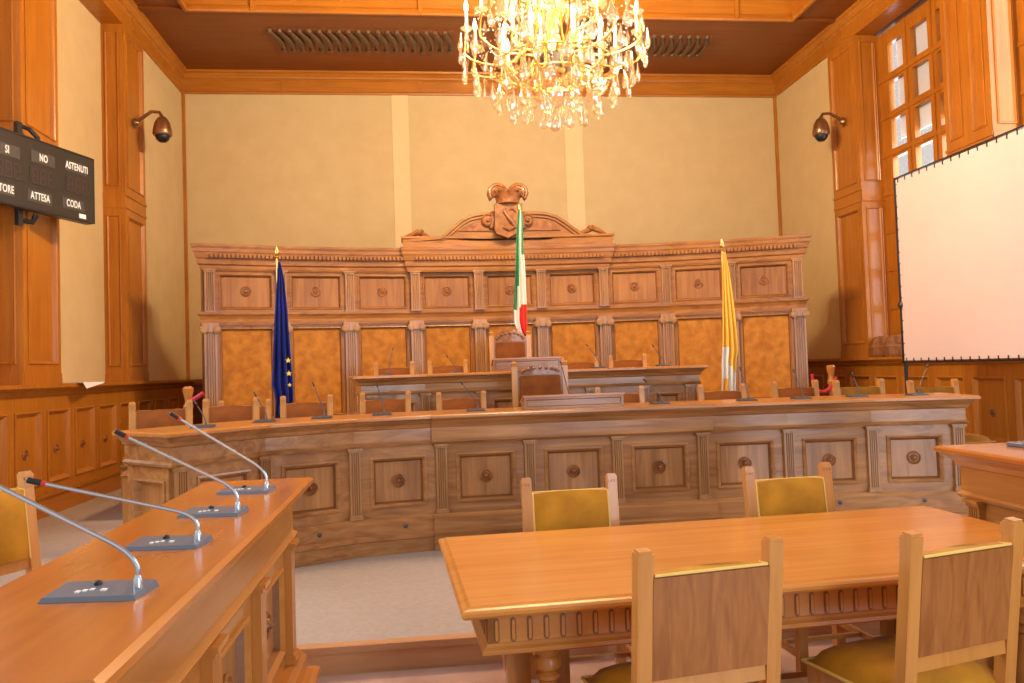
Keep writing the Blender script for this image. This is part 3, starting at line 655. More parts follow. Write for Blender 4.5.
# ================================================================== CHAIRS
def post_prof(mb, x, side, tall, ybot, ytop, w=.05, d=.045, cap=True, lean0=.45):
    mb.bar((x, ybot, 0), (x, ybot, lean0), w, d)
    a, b = Vector((x, ybot, lean0-.002)), Vector((x, ytop, tall-.010)); mb.bar(a, b, w, d); t = (b-a).normalized()
    mb.bar(b, b+t*.010, w*.84, d*.8)
    for q, th, e in ((-.062, .006, .0), (-.040, .012, .002), (-.014, .012, .003)): c = b+Vector((0, -.004-e, 0)); mb.bar(c+t*(q-th/2), c+t*(q+th/2), w*.985, d*.98)
    for q in (-1, 0, 1): c = b+t*-.027+Vector((q*w*.3, -d/2-.006, 0)); mb.bar(c-t*.006, c+t*.006, w*.2, .006)
def make_chair(label, mat, pip='piping', group=None, name='meeting_chair', S_=.465, H=1.02, post=.052):
    t = thing(name, label, 'chair', (0,0,0), 0, group)
    h = S_/2; yb, yt = .21, .275
    for s in (-1, 1):
        mb = MB(); post_prof(mb, s*h, s, H, yb, yt, post); mb.build('back_post', M['chair_wood'], t)
        mb = MB(); mb.bar((s*(h+.0), -.21, 0), (s*(h+.0), -.21, .44), .045, .045); mb.build('leg', M['chair_wood'], t)
    w = h-post/2
    yat = lambda z: yb+(yt-yb)*(z-.45)/(H-.5)
    z0, z1 = .60, H-.085
    # velvet pad on the front of the back
    mb = MB(); vs = []; nx, nz = 8, 6
    for j in range(nz+1):
        for i in range(nx+1):
            u, v = i/nx, j/nz; z = z0+(z1-z0)*v+(.012*math.sin(PI*u)*v); bul = .03*(1-(2*u-1)**4)*(1-(2*v-1)**4)
            vs.append((-w+2*w*u, yat(z)-.028-bul*.8, z))
    fs = [(j*(nx+1)+i, j*(nx+1)+i+1, (j+1)*(nx+1)+i+1, (j+1)*(nx+1)+i) for j in range(nz) for i in range(nx)]
    nb = len(vs); vs += [(-w, yat(z0)+.008, z0), (w, yat(z0)+.008, z0), (w, yat(z1)+.012, z1), (-w, yat(z1)+.012, z1)]
    top = [nz*(nx+1)+i for i in range(nx+1)]; fs += [tuple(top)+(nb+2, nb+3), tuple(range(nx, -1, -1))+(nb, nb+1), (nb, nb+1, nb+2, nb+3)]
    mb.add(vs, fs); pad = mb.build('backrest_pad', mat, t, smooth=True)
    # piping round pad
    mb = MB(); r = .0055
    mb.tube([(-w+.004, yat(z0)-.028, z0), (-w+.004, yat(z1)-.028, z1), (-w+.006, yat(z1)+.016, z1+.003), (w-.006, yat(z1)+.016, z1+.003), (w-.004, yat(z1)-.028, z1), (w-.004, yat(z0)-.028, z0)], r, 6)
    mb.build('piping', M[pip], pad)
    mb = MB(); zt = z1-.004
    mb.add([(-w, yat(z0)+.01, z0), (w, yat(z0)+.01, z0), (w, yat(zt)+.010, zt), (-w, yat(zt)+.010, zt), (-w, yat(z0)+.022, z0), (w, yat(z0)+.022, z0), (w, yat(zt)+.022, zt), (-w, yat(zt)+.022, zt)], [(3,2,1,0),(4,5,6,7),(0,1,5,4),(1,2,6,5),(2,3,7,6),(3,0,4,7)])
    mb.build('back_board', M['chair_board'], t)
    mb = MB(); mb.bar((-w, yat(.575), .575), (w, yat(.575), .575), .055, .03, side=(0,0,1)); mb.build('back_rail', M['chair_wood'], t)
    # seat
    mb = MB(); mb.box(-h+.0, h-.0, -.225, -.19, .37, .435); mb.box(-h, h, .19, .215, .37, .435)
    for s in (-1, 1): mb.box(s*h-.015, s*h+.015, -.21, .21, .37, .435)
    mb.build('seat_frame', M['chair_wood'], t)
    mb = MB(); vs = []; n = 10; sw = h+.03
    for j in range(n+1):
        for i in range(n+1):
            u, v = i/n*2-1, j/n*2-1; k = (1-u**4)*(1-v**4); vs.append((u*sw*(1-.05*v*0), -.02+v*.225, .435+.075*k**.5))
    fs = [(j*(n+1)+i, j*(n+1)+i+1, (j+1)*(n+1)+i+1, (j+1)*(n+1)+i) for j in range(n) for i in range(n)]
    fs.append(tuple([i for i in range(n+1)]+[(k+1)*(n+1)-1 for k in range(1, n+1)]+[n*(n+1)+i for i in range(n-1, -1, -1)]+[k*(n+1) for k in range(n-1, 0, -1)])[::-1])
    mb.add(vs, fs); st = mb.build('seat', mat, t, smooth=True)
    mb = MB(); mb.tube([(-sw, .2, .437), (-sw, -.245, .437), (sw, -.245, .437), (sw, .2, .437)], .007, 6); mb.build('piping', M[pip], st)
    mb = MB()
    for s in (-1, 1): mb.box(s*h-.012, s*h+.012, -.2, .2, .14, .17)
    mb.box(-h, h, -.012, .012, .145, .165); mb.build('stretcher', M['chair_wood'], t)
    return t
def place_by_posts(ch, pl, pr, spacing, fz, rz_extra, label, group=None, first=False, H=1.02, facing=0, Yset=None):
    pass
ytop_off = .275
def put(proto, X, Y, fz, rz, label, group, used):
    if proto.name not in used:
        used.add(proto.name); proto.location = (X, Y, fz); proto.rotation_euler = (0, 0, rz); proto['label'] = label
        if group: proto['group'] = group
        return proto
    return dup(proto, (X, Y, fz), rz, label, group)
used = set()
pv = make_chair('x', M['velvet'])
def chair_at(proto, Xb, Yb, fz, rz, label, group=None):    # Xb,Yb: where the middle of the back's top is
    ox, oy = -math.sin(rz)*ytop_off, math.cos(rz)*ytop_off
    return put(proto, Xb-ox, Yb-oy, fz, rz, label, group, used)
# near chairs (backs toward the camera): face +Y -> rz = pi
pa = W(709.5, 546, 2.46); chair_at(pv, pa.x, 2.46, 0, PI+math.radians(9), 'wooden chair seen from behind, nearest to the camera at the table middle')
pb = W(964, 527, 2.50); chair_at(pv, pb.x, 2.50, 0, PI+math.radians(14), 'wooden chair seen from behind at right front of the table, olive seat showing')
pc = W(568.5, 475, 4.17); chair_at(pv, pc.x, 4.17, 0, math.radians(2), 'yellow velvet chair across the table, the left one facing the camera')
pd_ = W(786, 463, 4.20); chair_at(pv, pd_.x, 4.20, 0, math.radians(4), 'yellow velvet chair across the table, the right one facing the camera')
pe = W(-22, 448, 4.0); chair_at(pv, pe.x, 4.0, .148, math.radians(62), 'yellow velvet chair behind the left desk, cut by the left frame edge')

pk_ = make_chair('x', M['velvet_dark'], 'tan_piping', name='bench_chair')
pl_ = make_chair('x', M['leather'], 'tan_piping')
names = {
 1: 'brown-backed chair at far left end of the curved bench', 2: 'brown-backed chair second from left at the curved bench',
 3: 'brown-backed chair just right of the blue flag at the curved bench', 4: 'brown-backed chair below the left end of the raised desk',
 5: 'brown-backed chair directly left of the lower throne', 7: 'brown-backed chair behind the right half of the lower book rest',
 8: 'brown-backed chair in front of the yellow flag', 9: 'brown-backed chair right of the yellow flag, below the backdrop end',
 10: 'olive-brown chair at the curved bench, second from its right end', 11: 'olive-brown chair at the right end of the curved bench'}
GB = 'chairs behind the long curved bench'
row1 = {1: (135.7,186.6,402,400), 2: (208.6,254,399,397), 3: (284.9,328.8,396,394.5), 4: (363.8,407,393,391), 5: (439.6,482.4,392,391), 7: (598,640,387,386),
        8: (701,741,384.5,383.5), 9: (771.8,816.3,381,380), 10: (834,882,379.7,379), 11: (907.6,956.2,380,379)}
for k, (a, b, ya, yb) in row1.items():
    Y = max(7.3 if k in (1, 11) else 7.0, min(8.2, .455*785/(b-a)))
    if k == 8 or k == 7: Y = 8.0
    p = W((a+b)/2, (ya+yb)/2, Y); rz = {1: .22, 2: .08, 3: .03, 9: -.0, 10: -.04, 11: -.04}.get(k, 0)
    chair_at(pl_ if k < 10 else pk_, p.x, Y, p.z-1.02, rz, names[k], GB)
GR = 'chairs on the dais behind the raised desk'
row2 = [(378,410,362,361,'brown-backed chair at left end of the raised desk'), (430.8,464,360,359,'brown-backed chair directly left of the upper throne'),
        (563,594.5,357,355.5,'brown-backed chair directly right of the upper throne'), (611.4,642.6,354.6,354,'brown-backed chair toward right end of the raised desk')]
for a, b, ya, yb, nm in row2:
    Y = 10.3; p = W((a+b)/2, ya, Y); chair_at(pl_, p.x, Y, p.z-1.02, 0, nm, GR)
p = W(245, 394, 8.45); chair_at(pl_, p.x, 8.45, .35, .1, 'brown-backed chair left of blue flag, further back against the panelling', None)

# thrones
def throne(label, X, Y, fz, H, S_=.53, ch_=.06):
    t = thing('presiding_armchair', label, 'chair', (X, Y, fz), 0); h = S_/2
    for s in (-1, 1):
        mb = MB(); mb.bar((s*h, .25, 0), (s*h, .25, H), .06, .055); mb.lathe([(.03, 0), (.036, .012), (.022, .02), (.034, .035), (.03, .05), (.0, .06)], c=(s*h, .25, H), n=12); mb.build('back_post', M['chair_wood'], t)
        mb = MB(); mb.bar((s*h, -.28, 0), (s*h, -.28, .68), .055, .055); mb.build('leg', M['chair_wood'], t)
        mb = MB(); mb.bar((s*h, -.32, .70), (s*h, .25, .70), .065, .04); mb.build('armrest', M['chair_wood'], t)
    w = h-.03
    mb = MB(); mb.box(-w, w, .235, .27, .58, H-.08); mb.build('back_board', M['chair_board'], t)
    mb = MB(); mb.box(-w+.025, w-.025, .195, .236, .62, H-.095, b=.015); mb.build('backrest_pad', M['leather'], t)
    mb = MB(); pts = [(-w, H-.085), (w, H-.085), (w, H-.04)]+[(w*math.cos(a)*.96, H-.05+ch_*math.sin(a)**1.3) for a in [PI*i/16 for i in range(1, 16)]]+[(-w, H-.04)]
    mb.prism(pts, .22, .275)
    for i in range(9): a = PI*(i+.5)/9; mb.lathe([(.02, 0), (.018, -.010), (.008, -.018), (.002, -.02)], c=(w*.8*math.cos(a), .221, H-.06+ch_*.7*math.sin(a)), axis='y', n=10)
    mb.build('carved_crest', M['carve'], t)
    mb = MB(); mb.box(-h, h, -.30, .25, .38, .46, b=.01); mb.build('seat_frame', M['chair_wood'], t)
    mb = MB(); mb.box(-h+.02, h-.02, -.31, .22, .46, .53, b=.02); mb.build('seat', M['leather'], t)
p = W(540, 365, 8.15); throne('carved armchair with tall brown back at the centre of the curved bench', p.x, 7.95, .35, 1.27, .535)
p = W(509.5, 340, 10.5); throne('tallest carved armchair with arched crest below the tricolour flag', p.x, 10.2, .72, 1.33, .50, .13)

# ================================================================== MICROPHONES
def mic(base, head, label, group, bw=.225, bd=.12, stem='chrome', ring=True, rz=0, r=.006, bend=.07, boff=0, hl=.027):
    t = thing('desk_microphone', label, 'microphone', base, rz, group)
    inv = Tr(base[0], base[1], base[2], rz).inverted()
    hd = inv @ Vector(head)
    mb = MB(); mb.add([(-bw/2, -bd/2, 0), (bw/2, -bd/2, 0), (bw/2, bd/2, 0), (-bw/2, bd/2, 0), (-bw/2+.006, -bd/2+.006, .011), (bw/2-.006, -bd/2+.006, .011), (bw/2-.006, bd/2-.006, .019), (-bw/2+.006, bd/2-.006, .019)], [(3,2,1,0),(4,5,6,7),(0,1,5,4),(1,2,6,5),(2,3,7,6),(3,0,4,7)])
    b = mb.build('base', M['mic_grey' if r > .0045 else 'mic_base_dark'], t)
    if r > .0045:
        mb = MB()
        for k in range(3): mb.box(-.045+k*.013, -.036+k*.013, -.03+k*.008, -.018+k*.008, .008, .0165)
        mb.box(.01, .022, -.02, -.008, .008, .017); mb.build('button', M['white'], b)
        mb = MB(); mb.lathe([(.010, .012), (.010, .023), (.007, .026)], c=(-.02, .028, 0), n=12); mb.build('knob', M['black'], b)
    s0 = Vector((boff, 0, .013)); s1 = s0+Vector((-.01*0, 0, bend)); d = (hd-s1); L = d.length; dn = d.normalized()
    pts = [s0, s0+Vector((0, 0, bend*.5))]
    c = s1
    for i in range(7): q = i/6; pts.append((s0+Vector((0,0,bend*.5)))*(1-q)**2+c*2*q*(1-q)+(c+dn*min(bend, L*.3))*q*q) if i else None
    pts.append(c+dn*(L-hl*2))
    mb = MB(); mb.tube(pts, r, 8); mb.lathe([(r*1.8, 0), (r*1.8, .02), (r*1.1, .03)], c=tuple(s0), n=10); mb.build('gooseneck', M[stem], t, smooth=True)
    e0 = c+dn*(L-hl*2)
    if ring: mb = MB(); mb.tube([e0, e0+dn*hl*.45], r*1.35, 10); mb.build('red_ring', M['red'], t, smooth=True)
    mb = MB(); mb.tube([e0+dn*hl*.45, e0+dn*hl*.5, e0+dn*hl*1.9, hd], [r*1.2, r*1.5, r*1.5, r*1.0], 10); mb.build('capsule', M['black'], t, smooth=True)
GM = 'steel gooseneck microphones on the left desk'
nm = ['nearest steel gooseneck microphone on the left desk, head out of frame', 'second nearest steel microphone on the left desk, tip by yellow chair', 'third steel microphone on left desk, tip near the curved bench corner', 'farthest steel microphone on the left desk, beside its far end']
tips = [(-70, 452), (27, 480), (115, 431), (170, 413)]; bases = [(-.775, 1.97), (-.785, 2.50), (-.79, 3.03), (-.79, 3.57)]
for (bx, by), tip, n_ in zip(bases, tips, nm):
    tipY = by-.02; mic((bx, by, 1.10), W(tip[0], tip[1], tipY), n_, GM, boff=.09, bend=.075, rz=-.12)
p = W(1024, 456, 3.3)
GM2 = 'dark gooseneck microphones on the long curved bench'
m1 = [(203,423,193.5,400,'dark microphone at far left of the curved bench by the turned post'), (264,418,253.8,392,'dark microphone left of the blue flag on the curved bench'), (322,417,312.4,382,'dark microphone right of the blue flag on the curved bench'),
      (382,414,376.3,383,'dark microphone below left end of the raised desk'), (476,411,460,381,'dark microphone left of the lower throne'), (568,396,560.4,361,'dark microphone behind the lower book rest by the throne'),
      (660,404,643,379,'dark microphone right of the lower book rest'), (747,401,739.6,367,'dark microphone in front of the yellow flag'), (801,398.5,793,369,'dark microphone before backdrop right end'),
      (857,397,851.5,372,'dark microphone second from the right end of the curved bench'), (917,396,928.5,363.5,'dark microphone at the right end, leaning right')]
def bench_y(x):
    for (xa, ya), (xb, yb) in zip(NODES[:-1], NODES[1:]):
        if xa <= x <= xb: return ya+(yb-ya)*(x-xa)/(xb-xa)
    return NODES[0][1] if x < NODES[0][0] else NODES[-1][1]
for bx, by, hx, hy, lb in m1:
    x = ray(bx, by).x*6.8; Y = bench_y(x)+.26
    for _ in range(4): x = ray(bx, by).x*Y; Y = bench_y(x)+(.46 if bx == 568 else .26)
    mic((x, Y, 1.245), W(hx, hy, Y+.02), lb, GM2, .16, .12, 'mic_dark', False, 0, .0045, .05, .02)
GM3 = 'dark gooseneck microphones on the raised desk'
for bx, by, hx, hy, lb in [(387,369,393.3,347,'slender dark microphone at left end of raised desk leaning right'), (455,370,446,355,'short dark microphone left of the upper book rest'), (599,366,586,343.7,'dark microphone right of the upper throne'), (662.6,365,652,344.6,'dark microphone near right end of raised desk')]:
    Y = 9.1; x = ray(bx, by).x*Y; mic((x, Y, 1.575), W(hx, hy, Y), lb, GM3, .15, .1, 'mic_dark', False, 0, .0045, .05, .02)
# unit at the right desk
t = thing('desk_microphone', 'grey microphone base on the right desk, cut by the frame edge', 'microphone', (3.22, 3.86, 1.10), 0)
mb = MB(); mb.box(-.125, .125, -.06, .06, 0, .022, b=.004); mb.build('base', M['mic_grey'], t)
mb = MB(); mb.tube([(.09, 0, .02), (.09, 0, .08), (.12, 0, .12), (.45, 0, .30)], .006, 8); mb.build('gooseneck', M['chrome'], t, smooth=True)

# ================================================================== FLAGS
def flag(label, name, tip, Y, zfloor, rows, strips, mats, folds, amp, finial='spear', pole='brass', dx=0, ytop=None, seed=1, basey=None):
    tp_ = W(tip[0], tip[1], Y); X = tp_.x; H = tp_.z-zfloor
    root = thing(name, label, 'flag', (X, Y, zfloor))
    mb = MB(); mb.lathe([(.17, 0), (.17, .025), (.06, .05), (.03, .12), (.0, .12)], n=20); mb.build('stand', M['brass'], root, smooth=True)
    mb = MB(); mb.lathe([(.014, .03), (.014, H-.14)], n=10); mb.build('pole', M[pole], root, smooth=True)
    mb = MB(); mb.lathe([(.012, H-.15), (.03, H-.14), (.012, H-.12), (.028, H-.10), (.03, H-.06), (.004, H)], n=10); mb.build('finial', M['brass'], root, smooth=True)
    # cloth: rows (py, x_left_px, x_right_px)
    ny = 48; nx = folds*8
    pys = [r[0] for r in rows]; rng = random.Random(seed)
    ph = rng.random()*6
    vs = []; fs = []; ms = []
    for j in range(ny+1):
        py = pys[0]+(pys[-1]-pys[0])*j/ny
        xl = np.interp(py, pys, [r[1] for r in rows]); xr = np.interp(py, pys, [r[2] for r in rows])
        a = W(xl, py, Y-.05); b = W(xr, py, Y-.05); g = min(1, .25+j/ny*1.2)
        for i in range(nx+1):
            u = i/nx; x = a.x+(b.x-a.x)*u+.25*(b.x-a.x)/folds*math.sin(2*PI*folds*u*1.0+ph)*.6
            vs.append((x-X, -.06-amp*g*math.sin(2*PI*folds*u+ph+.5*math.sin(j*.12)), a.z+(b.z-a.z)*u-zfloor))
    mb = MB()
    for j in range(ny):
        for i in range(nx):
            u = (i+.5)/nx; v = (j+.5)/ny
            fs.append((j*(nx+1)+i, (j+1)*(nx+1)+i, (j+1)*(nx+1)+i+1, j*(nx+1)+i+1)); ms.append(strips(u, v))
    mb.add(vs, fs); mb.m = ms
    c = mb.build('cloth', mats, root, smooth=True)
    so = c.modifiers.new('thickness', 'SOLIDIFY'); so.thickness = .006
    return root, c, X
r_, c_, X_ = flag('blue flag with yellow stars on a pole before the left panelling', 'blue_flag', (276.5, 246), 9.5, .72,
     [(262, 278.5, 280), (280, 277, 284), (310, 275, 287), (340, 273.5, 289), (370, 272, 291), (385, 271, 292), (392, 273.5, 292.5), (402, 275, 292.5), (404, 275, 288), (418, 275, 284)], lambda u, v: 0, [M['blue']], 3, .035)
for px, py, r in ((288.3, 360.5, .036), (289, 373.5, .034), (289.6, 385, .026)):
    p = W(px, py, 9.36); mb = MB(); pts = []
    for k in range(10): a = PI/2+k*PI/5; rr = r if k % 2 == 0 else r*.42; pts.append((p.x-X_+rr*math.cos(a), p.z-.72+rr*math.sin(a)))
    mb.prism(pts, 9.36-9.5-.006, 9.36-9.5+.004); mb.build('star', M['star'], c_)
def it(u, v):
    if v < .36: return 0 if u < .5 else (1 if u < .8 else 0)
    k = .42+.0*v
    if u < .30+.15*(v < .6): 
        return 0 if v < .80 else 1
    if u < .62: return 1 if v < .78 else (2 if u > .40 else 1)
    return 1 if v < .74-.25*(u > 2) else 2
flag('green white and red tricolour flag hanging before the carved shield', 'tricolour_flag', (519, 203), 10.9, .72,
     [(210, 518.5, 521.5), (225, 516.5, 522.5), (250, 515.5, 522.5), (265, 515, 524), (290, 513.8, 525), (310, 513, 526), (322, 513, 526.2), (330, 516, 526.4), (336, 522, 526.5)], it, [M['green'], M['fwhite'], M['fred']], 3, .04)
def ye(u, v):
    if v < .55: return 0
    if u < .45 and v > .62: return 1 if v < .83 and u > .06 else (1 if u < .1 else 0)
    if .45 <= u: return 1 if v > .72+.12*(u-.45) else 0
    return 0
flag('yellow and white flag on a pole before the right panelling', 'yellow_flag', (721.5, 239), 9.5, .72,
     [(252, 722.5, 724.5), (270, 722, 728), (300, 721.8, 732), (330, 721.5, 735), (350, 721, 736.5), (360, 720.5, 735), (375, 720.5, 734.5), (392, 720, 734.5), (404, 720, 734)], ye, [M['fyellow'], M['fwhite']], 3, .035)

# ================================================================== CHANDELIER
cz = lambda y: CAMZ+ray(550, y).z*CH[1]
ch = thing('chandelier', 'large glowing crystal chandelier with gilded arms hanging from the ceiling', 'chandelier', (CH[0], CH[1], 4.1))
def L_(z): return z-4.1
mb = MB(); mb.lathe([(.03, L_(4.55)), (.10, L_(4.58)), (.14, L_(4.66)), (.15, L_(4.78)), (.09, L_(4.86)), (.05, L_(4.95)), (.035, L_(5.6)), (.09, L_(5.7)), (.05, L_(5.85)), (.02, L_(6.0)), (.02, L_(7.9)), (.12, L_(7.92)), (.12, L_(7.95))], n=20); mb.build('stem', M['goldarm'], ch, smooth=True)
mb = MB(); mb.lathe([(.15, L_(4.62)), (.17, L_(4.66)), (.16, L_(4.70)), (.17, L_(4.73)), (.15, L_(4.78)), (.05, L_(4.80))], n=24); mb.build('hub_collar', M['mic_dark'], ch, smooth=True)
def arm_mesh(r, z0, zc, zl):
    mb = MB(); pts = []
    P = [(.12, z0), (r*.35, z0+.10), (r*.45, zl), (r*.75, zl-.04), (r*1.02, zl+.05), (r, zc)]
    for i in range(len(P)-1):
        for q in range(4):
            t = q/4; p0, p1, p2, p3 = P[max(i-1,0)], P[i], P[i+1], P[min(i+2, len(P)-1)]
            pts.append(tuple(.5*(2*p1[k]+(p2[k]-p0[k])*t+(2*p0[k]-5*p1[k]+4*p2[k]-p3[k])*t*t+(3*p1[k]-p0[k]-3*p2[k]+p3[k])*t**3) for k in (0, 1)))
    pts.append(P[-1]); mb.tube([(x, 0, L_(z)) for x, z in pts], .012, 8)
    return mb
tiers = [(12, .88, 4.75, 5.02, 4.72, 0), (8, .52, 4.75, 4.74, 4.60, .2), (8, .48, 5.2, 5.16, 5.02, .1), (6, .50, 5.8, 5.72, 5.6, .3)]
for n_, r, z0, zc, zl, ph in tiers:
    am = arm_mesh(r, z0, zc, zl).build('arm', M['goldarm'], ch, smooth=True)
    mb = MB(); mb.lathe([(.015, L_(zc)), (.05, L_(zc+.012)), (.065, L_(zc+.03)), (.05, L_(zc+.022)), (.018, L_(zc+.03)), (.022, L_(zc+.05))], c=(r, 0, 0), n=14); dp = mb.build('drip_pan', M['crystal'], am, smooth=True)
    mb = MB(); mb.lathe([(.014, L_(zc+.04)), (.014, L_(zc+.20))], c=(r, 0, 0), n=10); cd = mb.build('candle', M['candle'], am, smooth=True)
    mb = MB(); mb.lathe([(.008, L_(zc+.20)), (.020, L_(zc+.225)), (.022, L_(zc+.25)), (.012, L_(zc+.29)), (.002, L_(zc+.33))], c=(r, 0, 0), n=10); bl = mb.build('bulb', M['bulb'], am, smooth=True)
    am.rotation_euler = (0, 0, ph)
    for k in range(1, n_):
        a2 = am.copy(); COL.objects.link(a2); a2.rotation_euler = (0, 0, ph+2*PI*k/n_)
        for g in (dp, cd, bl): g2 = g.copy(); COL.objects.link(g2); g2.parent = a2
# ring frames
mb = MB()
for r, z in ((.62, 4.66), (.40, 4.55)): mb.tube([(r*math.cos(2*PI*i/36), r*math.sin(2*PI*i/36), L_(z)) for i in range(37)], .009, 6)
mb.build('ring_frame', M['goldarm'], ch, smooth=True)
# crystals
dmb = MB(); dmb.lathe([(.001, 0), (.009, -.022), (.019, -.05), (.034, -.08), (.041, -.105), (.036, -.13), (.018, -.148), (.001, -.152)], n=10)
for i in range(len(dmb.v)): dmb.v[i].y *= .45
drop0 = dmb.build('crystal_drop', M['crystal'], ch, smooth=True)
drops = []
for r, zt, n_, s in ((.95, 4.98, 20, .95), (.93, 4.80, 18, 1.0), (.80, 4.66, 18, 1.1), (.64, 4.52, 16, 1.1), (.46, 4.40, 13, 1.05), (.28, 4.33, 8, 1.0), (.0, 4.27, 1, 1.25)):
    for k in range(n_): a = 2*PI*(k+.5*random.random())/n_; drops.append((r*math.cos(a), r*math.sin(a), L_(zt+random.uniform(-.03, .03)), a, 1.4*s*random.uniform(.85, 1.15)))
for i, (x, y, z, a, s) in enumerate(drops):
    o = drop0 if i == 0 else drop0.copy()
    if i: COL.objects.link(o)
    o.location = (x, y, z); o.rotation_euler = (random.uniform(-.1, .1), random.uniform(-.1, .1), a+PI/2+random.uniform(-.5, .5)); o.scale = (s, s, s)
    if i >= 96: break
mb = MB()     # small bead chains
octa = [(1,0,0),(0,1,0),(-1,0,0),(0,-1,0),(0,0,1),(0,0,-1)]; of = [(0,1,4),(1,2,4),(2,3,4),(3,0,4),(1,0,5),(2,1,5),(3,2,5),(0,3,5)]
def bead(x, y, z, r): mb.add([(x+a*r, y+b*r, z+c*r*1.2) for a, b, c in octa], of)
for n_, ra, za, rb, zb_, sag in ((24, .62, 4.66, .44, 4.40, -.10), (20, .42, 4.62, .10, 4.28, -.05), (18, .88, 5.04, .62, 4.66, -.12), (16, .12, 5.4, .86, 5.05, -.16), (14, .40, 5.2, .40, 4.56, 0)):
    for k in range(n_):
        a = 2*PI*k/n_+random.random()*.1
        for q in range(16):
            t = q/15; r = ra+(rb-ra)*t; bead(r*math.cos(a), r*math.sin(a), L_(za+(zb_-za)*t)+sag*math.sin(PI*t), .011)
for k in range(26):   # vertical strings
    a = random.random()*2*PI; r = random.uniform(.1, .45)
    for q in range(12): bead(r*math.cos(a), r*math.sin(a), L_(4.62-.025*q), .011)
for k in range(340):
    a = random.random()*2*PI; r = random.choice((.2, .3, .4, .5, .6, .7, .8, .9, .94)); z = L_(random.uniform(4.46+.28*r, 5.45)); s = random.uniform(.6, 1.15)
    vs = [(r*math.cos(a)+v.x*s*math.sin(a), r*math.sin(a)-v.x*s*math.cos(a), z+v.z*s) for v in dmb.v]; mb.add(vs, dmb.f)
bc = mb.build('crystal_chain', M['crystal'], ch); bc['kind'] = 'stuff'

# ================================================================== WALL-MOUNTED THINGS
def dome(label, mount, body, sx):
    root = thing('security_camera', label, 'security camera', mount, 0, 'bronze dome cameras on the wall piers')
    m0 = Vector(mount); b = Vector(body)-m0
    mb = MB(); mb.lathe([(.075, 0), (.075, sx*.012), (.05, sx*.03), (.03, sx*.06)], axis='x', n=16); mb.build('wall_plate', M['bronze'], root, smooth=True)
    pts = [(0, 0, 0), (b.x*.25, b.y*.2, .07), (b.x*.6, b.y*.6, b.z+.30), (b.x*.9, b.y*.9, b.z+.285), (b.x, b.y, b.z+.20)]
    mb = MB(); mb.tube(pts, [.03, .026, .024, .024, .03], 10); mb.build('bracket_arm', M['bronze'], root, smooth=True)
    mb = MB(); mb.lathe([(.03, .22), (.07, .19), (.11, .12), (.135, .02), (.14, -.05), (.125, -.075), (.1, -.08)], c=tuple(b), n=24); mb.build('housing', M['bronze'], root, smooth=True)
    mb = MB(); mb.lathe([(.105, -.075), (.10, -.10), (.09, -.13), (.055, -.165), (.0, -.175)], c=tuple(b), n=20); mb.build('lens_dome', M['black'], root, smooth=True)
ma = W(134, 123, 12.2); bo = W(162.5, 131, 12.15); dome('bronze dome camera on the left pier beside the paint panel', (LX+.03, 12.2, ma.z), tuple(bo), 1)
mb_ = W(843, 122, 12.2); bo = W(821, 131, 12.15); dome('bronze dome camera on the right pier beside the window', (RX-.03, 12.2, mb_.z), tuple(bo), -1)

# voting scoreboard
TRc, BRc = W(94, 156, 9.55), W(88.5, 221.5, 9.55)
TLc = W(0, 130, 8.33); BLc = W(0, 207, 8.33)
ux = (TRc-TLc); ux.z = 0; ulen = ux.length; ang = math.atan2(ux.y, ux.x)
hgt = (TRc.z-BRc.z+TLc.z-BLc.z)/2; slope = 0
ext = .75
BW = ulen+ext
zc0 = (TRc.z+BRc.z+TLc.z+BLc.z)/4
origin = (TRc.x, TRc.y, zc0-hgt/2)
sb = thing('voting_scoreboard', 'black electronic voting board on the left pier with white captions', 'scoreboard', origin, ang)
mb = MB(); mb.prism([(-BW+.04, 0), (-.04, 0), (0, .04), (0, hgt-.04), (-.04, hgt), (-BW+.04, hgt), (-BW, hgt-.04), (-BW, .04)], 0, .09); mb.build('case', M['board'], sb)
mb = MB(); mb.rings([(-BW+.005, -.005, .005, hgt-.005, -.006), (-BW+.02, -.02, .02, hgt-.02, -.006), (-BW+.022, -.022, .022, hgt-.022, -.001)], fill=False); mb.build('rim', M['black'], sb)
def text(s, x, z, size, parent, mat, name='caption'):
    cu = bpy.data.curves.new(name, 'FONT'); cu.body = s; cu.size = size; cu.align_x = 'CENTER'; cu.align_y = 'CENTER'; cu.extrude = .0015; cu.space_character = 1.08
    cu.offset = .0018
    o = bpy.data.objects.new(name, cu); COL.objects.link(o); bpy.context.view_layer.update()
    me = bpy.data.meshes.new_from_object(o.evaluated_get(bpy.context.evaluated_depsgraph_get())); bpy.data.objects.remove(o)
    me.materials.clear(); me.materials.append(mat); q = bpy.data.objects.new(name, me); COL.objects.link(q); q.parent = parent; q.location = (x, -.008, z); q.rotation_euler = (PI/2, 0, 0); q.scale = (.62, 1, 1); return q
SBI = Tr(*origin, ang).inverted()
def onboard(px, py):
    d = ray(px, py); n = Vector((math.sin(ang), -math.cos(ang), 0)); o = Vector(origin); t = n.dot(o-Vector((0,0,CAMZ)))/n.dot(d); q = SBI @ (Vector((0,0,CAMZ))+d*t); return q.x, q.z
for s, px, py in (('SI', 6.5, 149.5), ('NO', 43, 159), ('ASTENUTI', 76.3, 168), ('ATTESA', 39.8, 197.5), ('CODA', 73.2, 204.5)):
    x, z = onboard(px, py); mb = MB(); mb.box(x-.16, x+.16, -.004, 0, z-.062, z+.062); mb.build('caption_strip', M['cap'], sb); text(s, x, z, .11, sb, M['white'])
x, z = onboard(6.2, 189); x -= .10; mb = MB(); mb.box(x-.22, x+.20, -.004, 0, z-.062, z+.062); mb.build('caption_strip', M['cap'], sb); text('ORATORE', x+.02, z, .11, sb, M['white'])
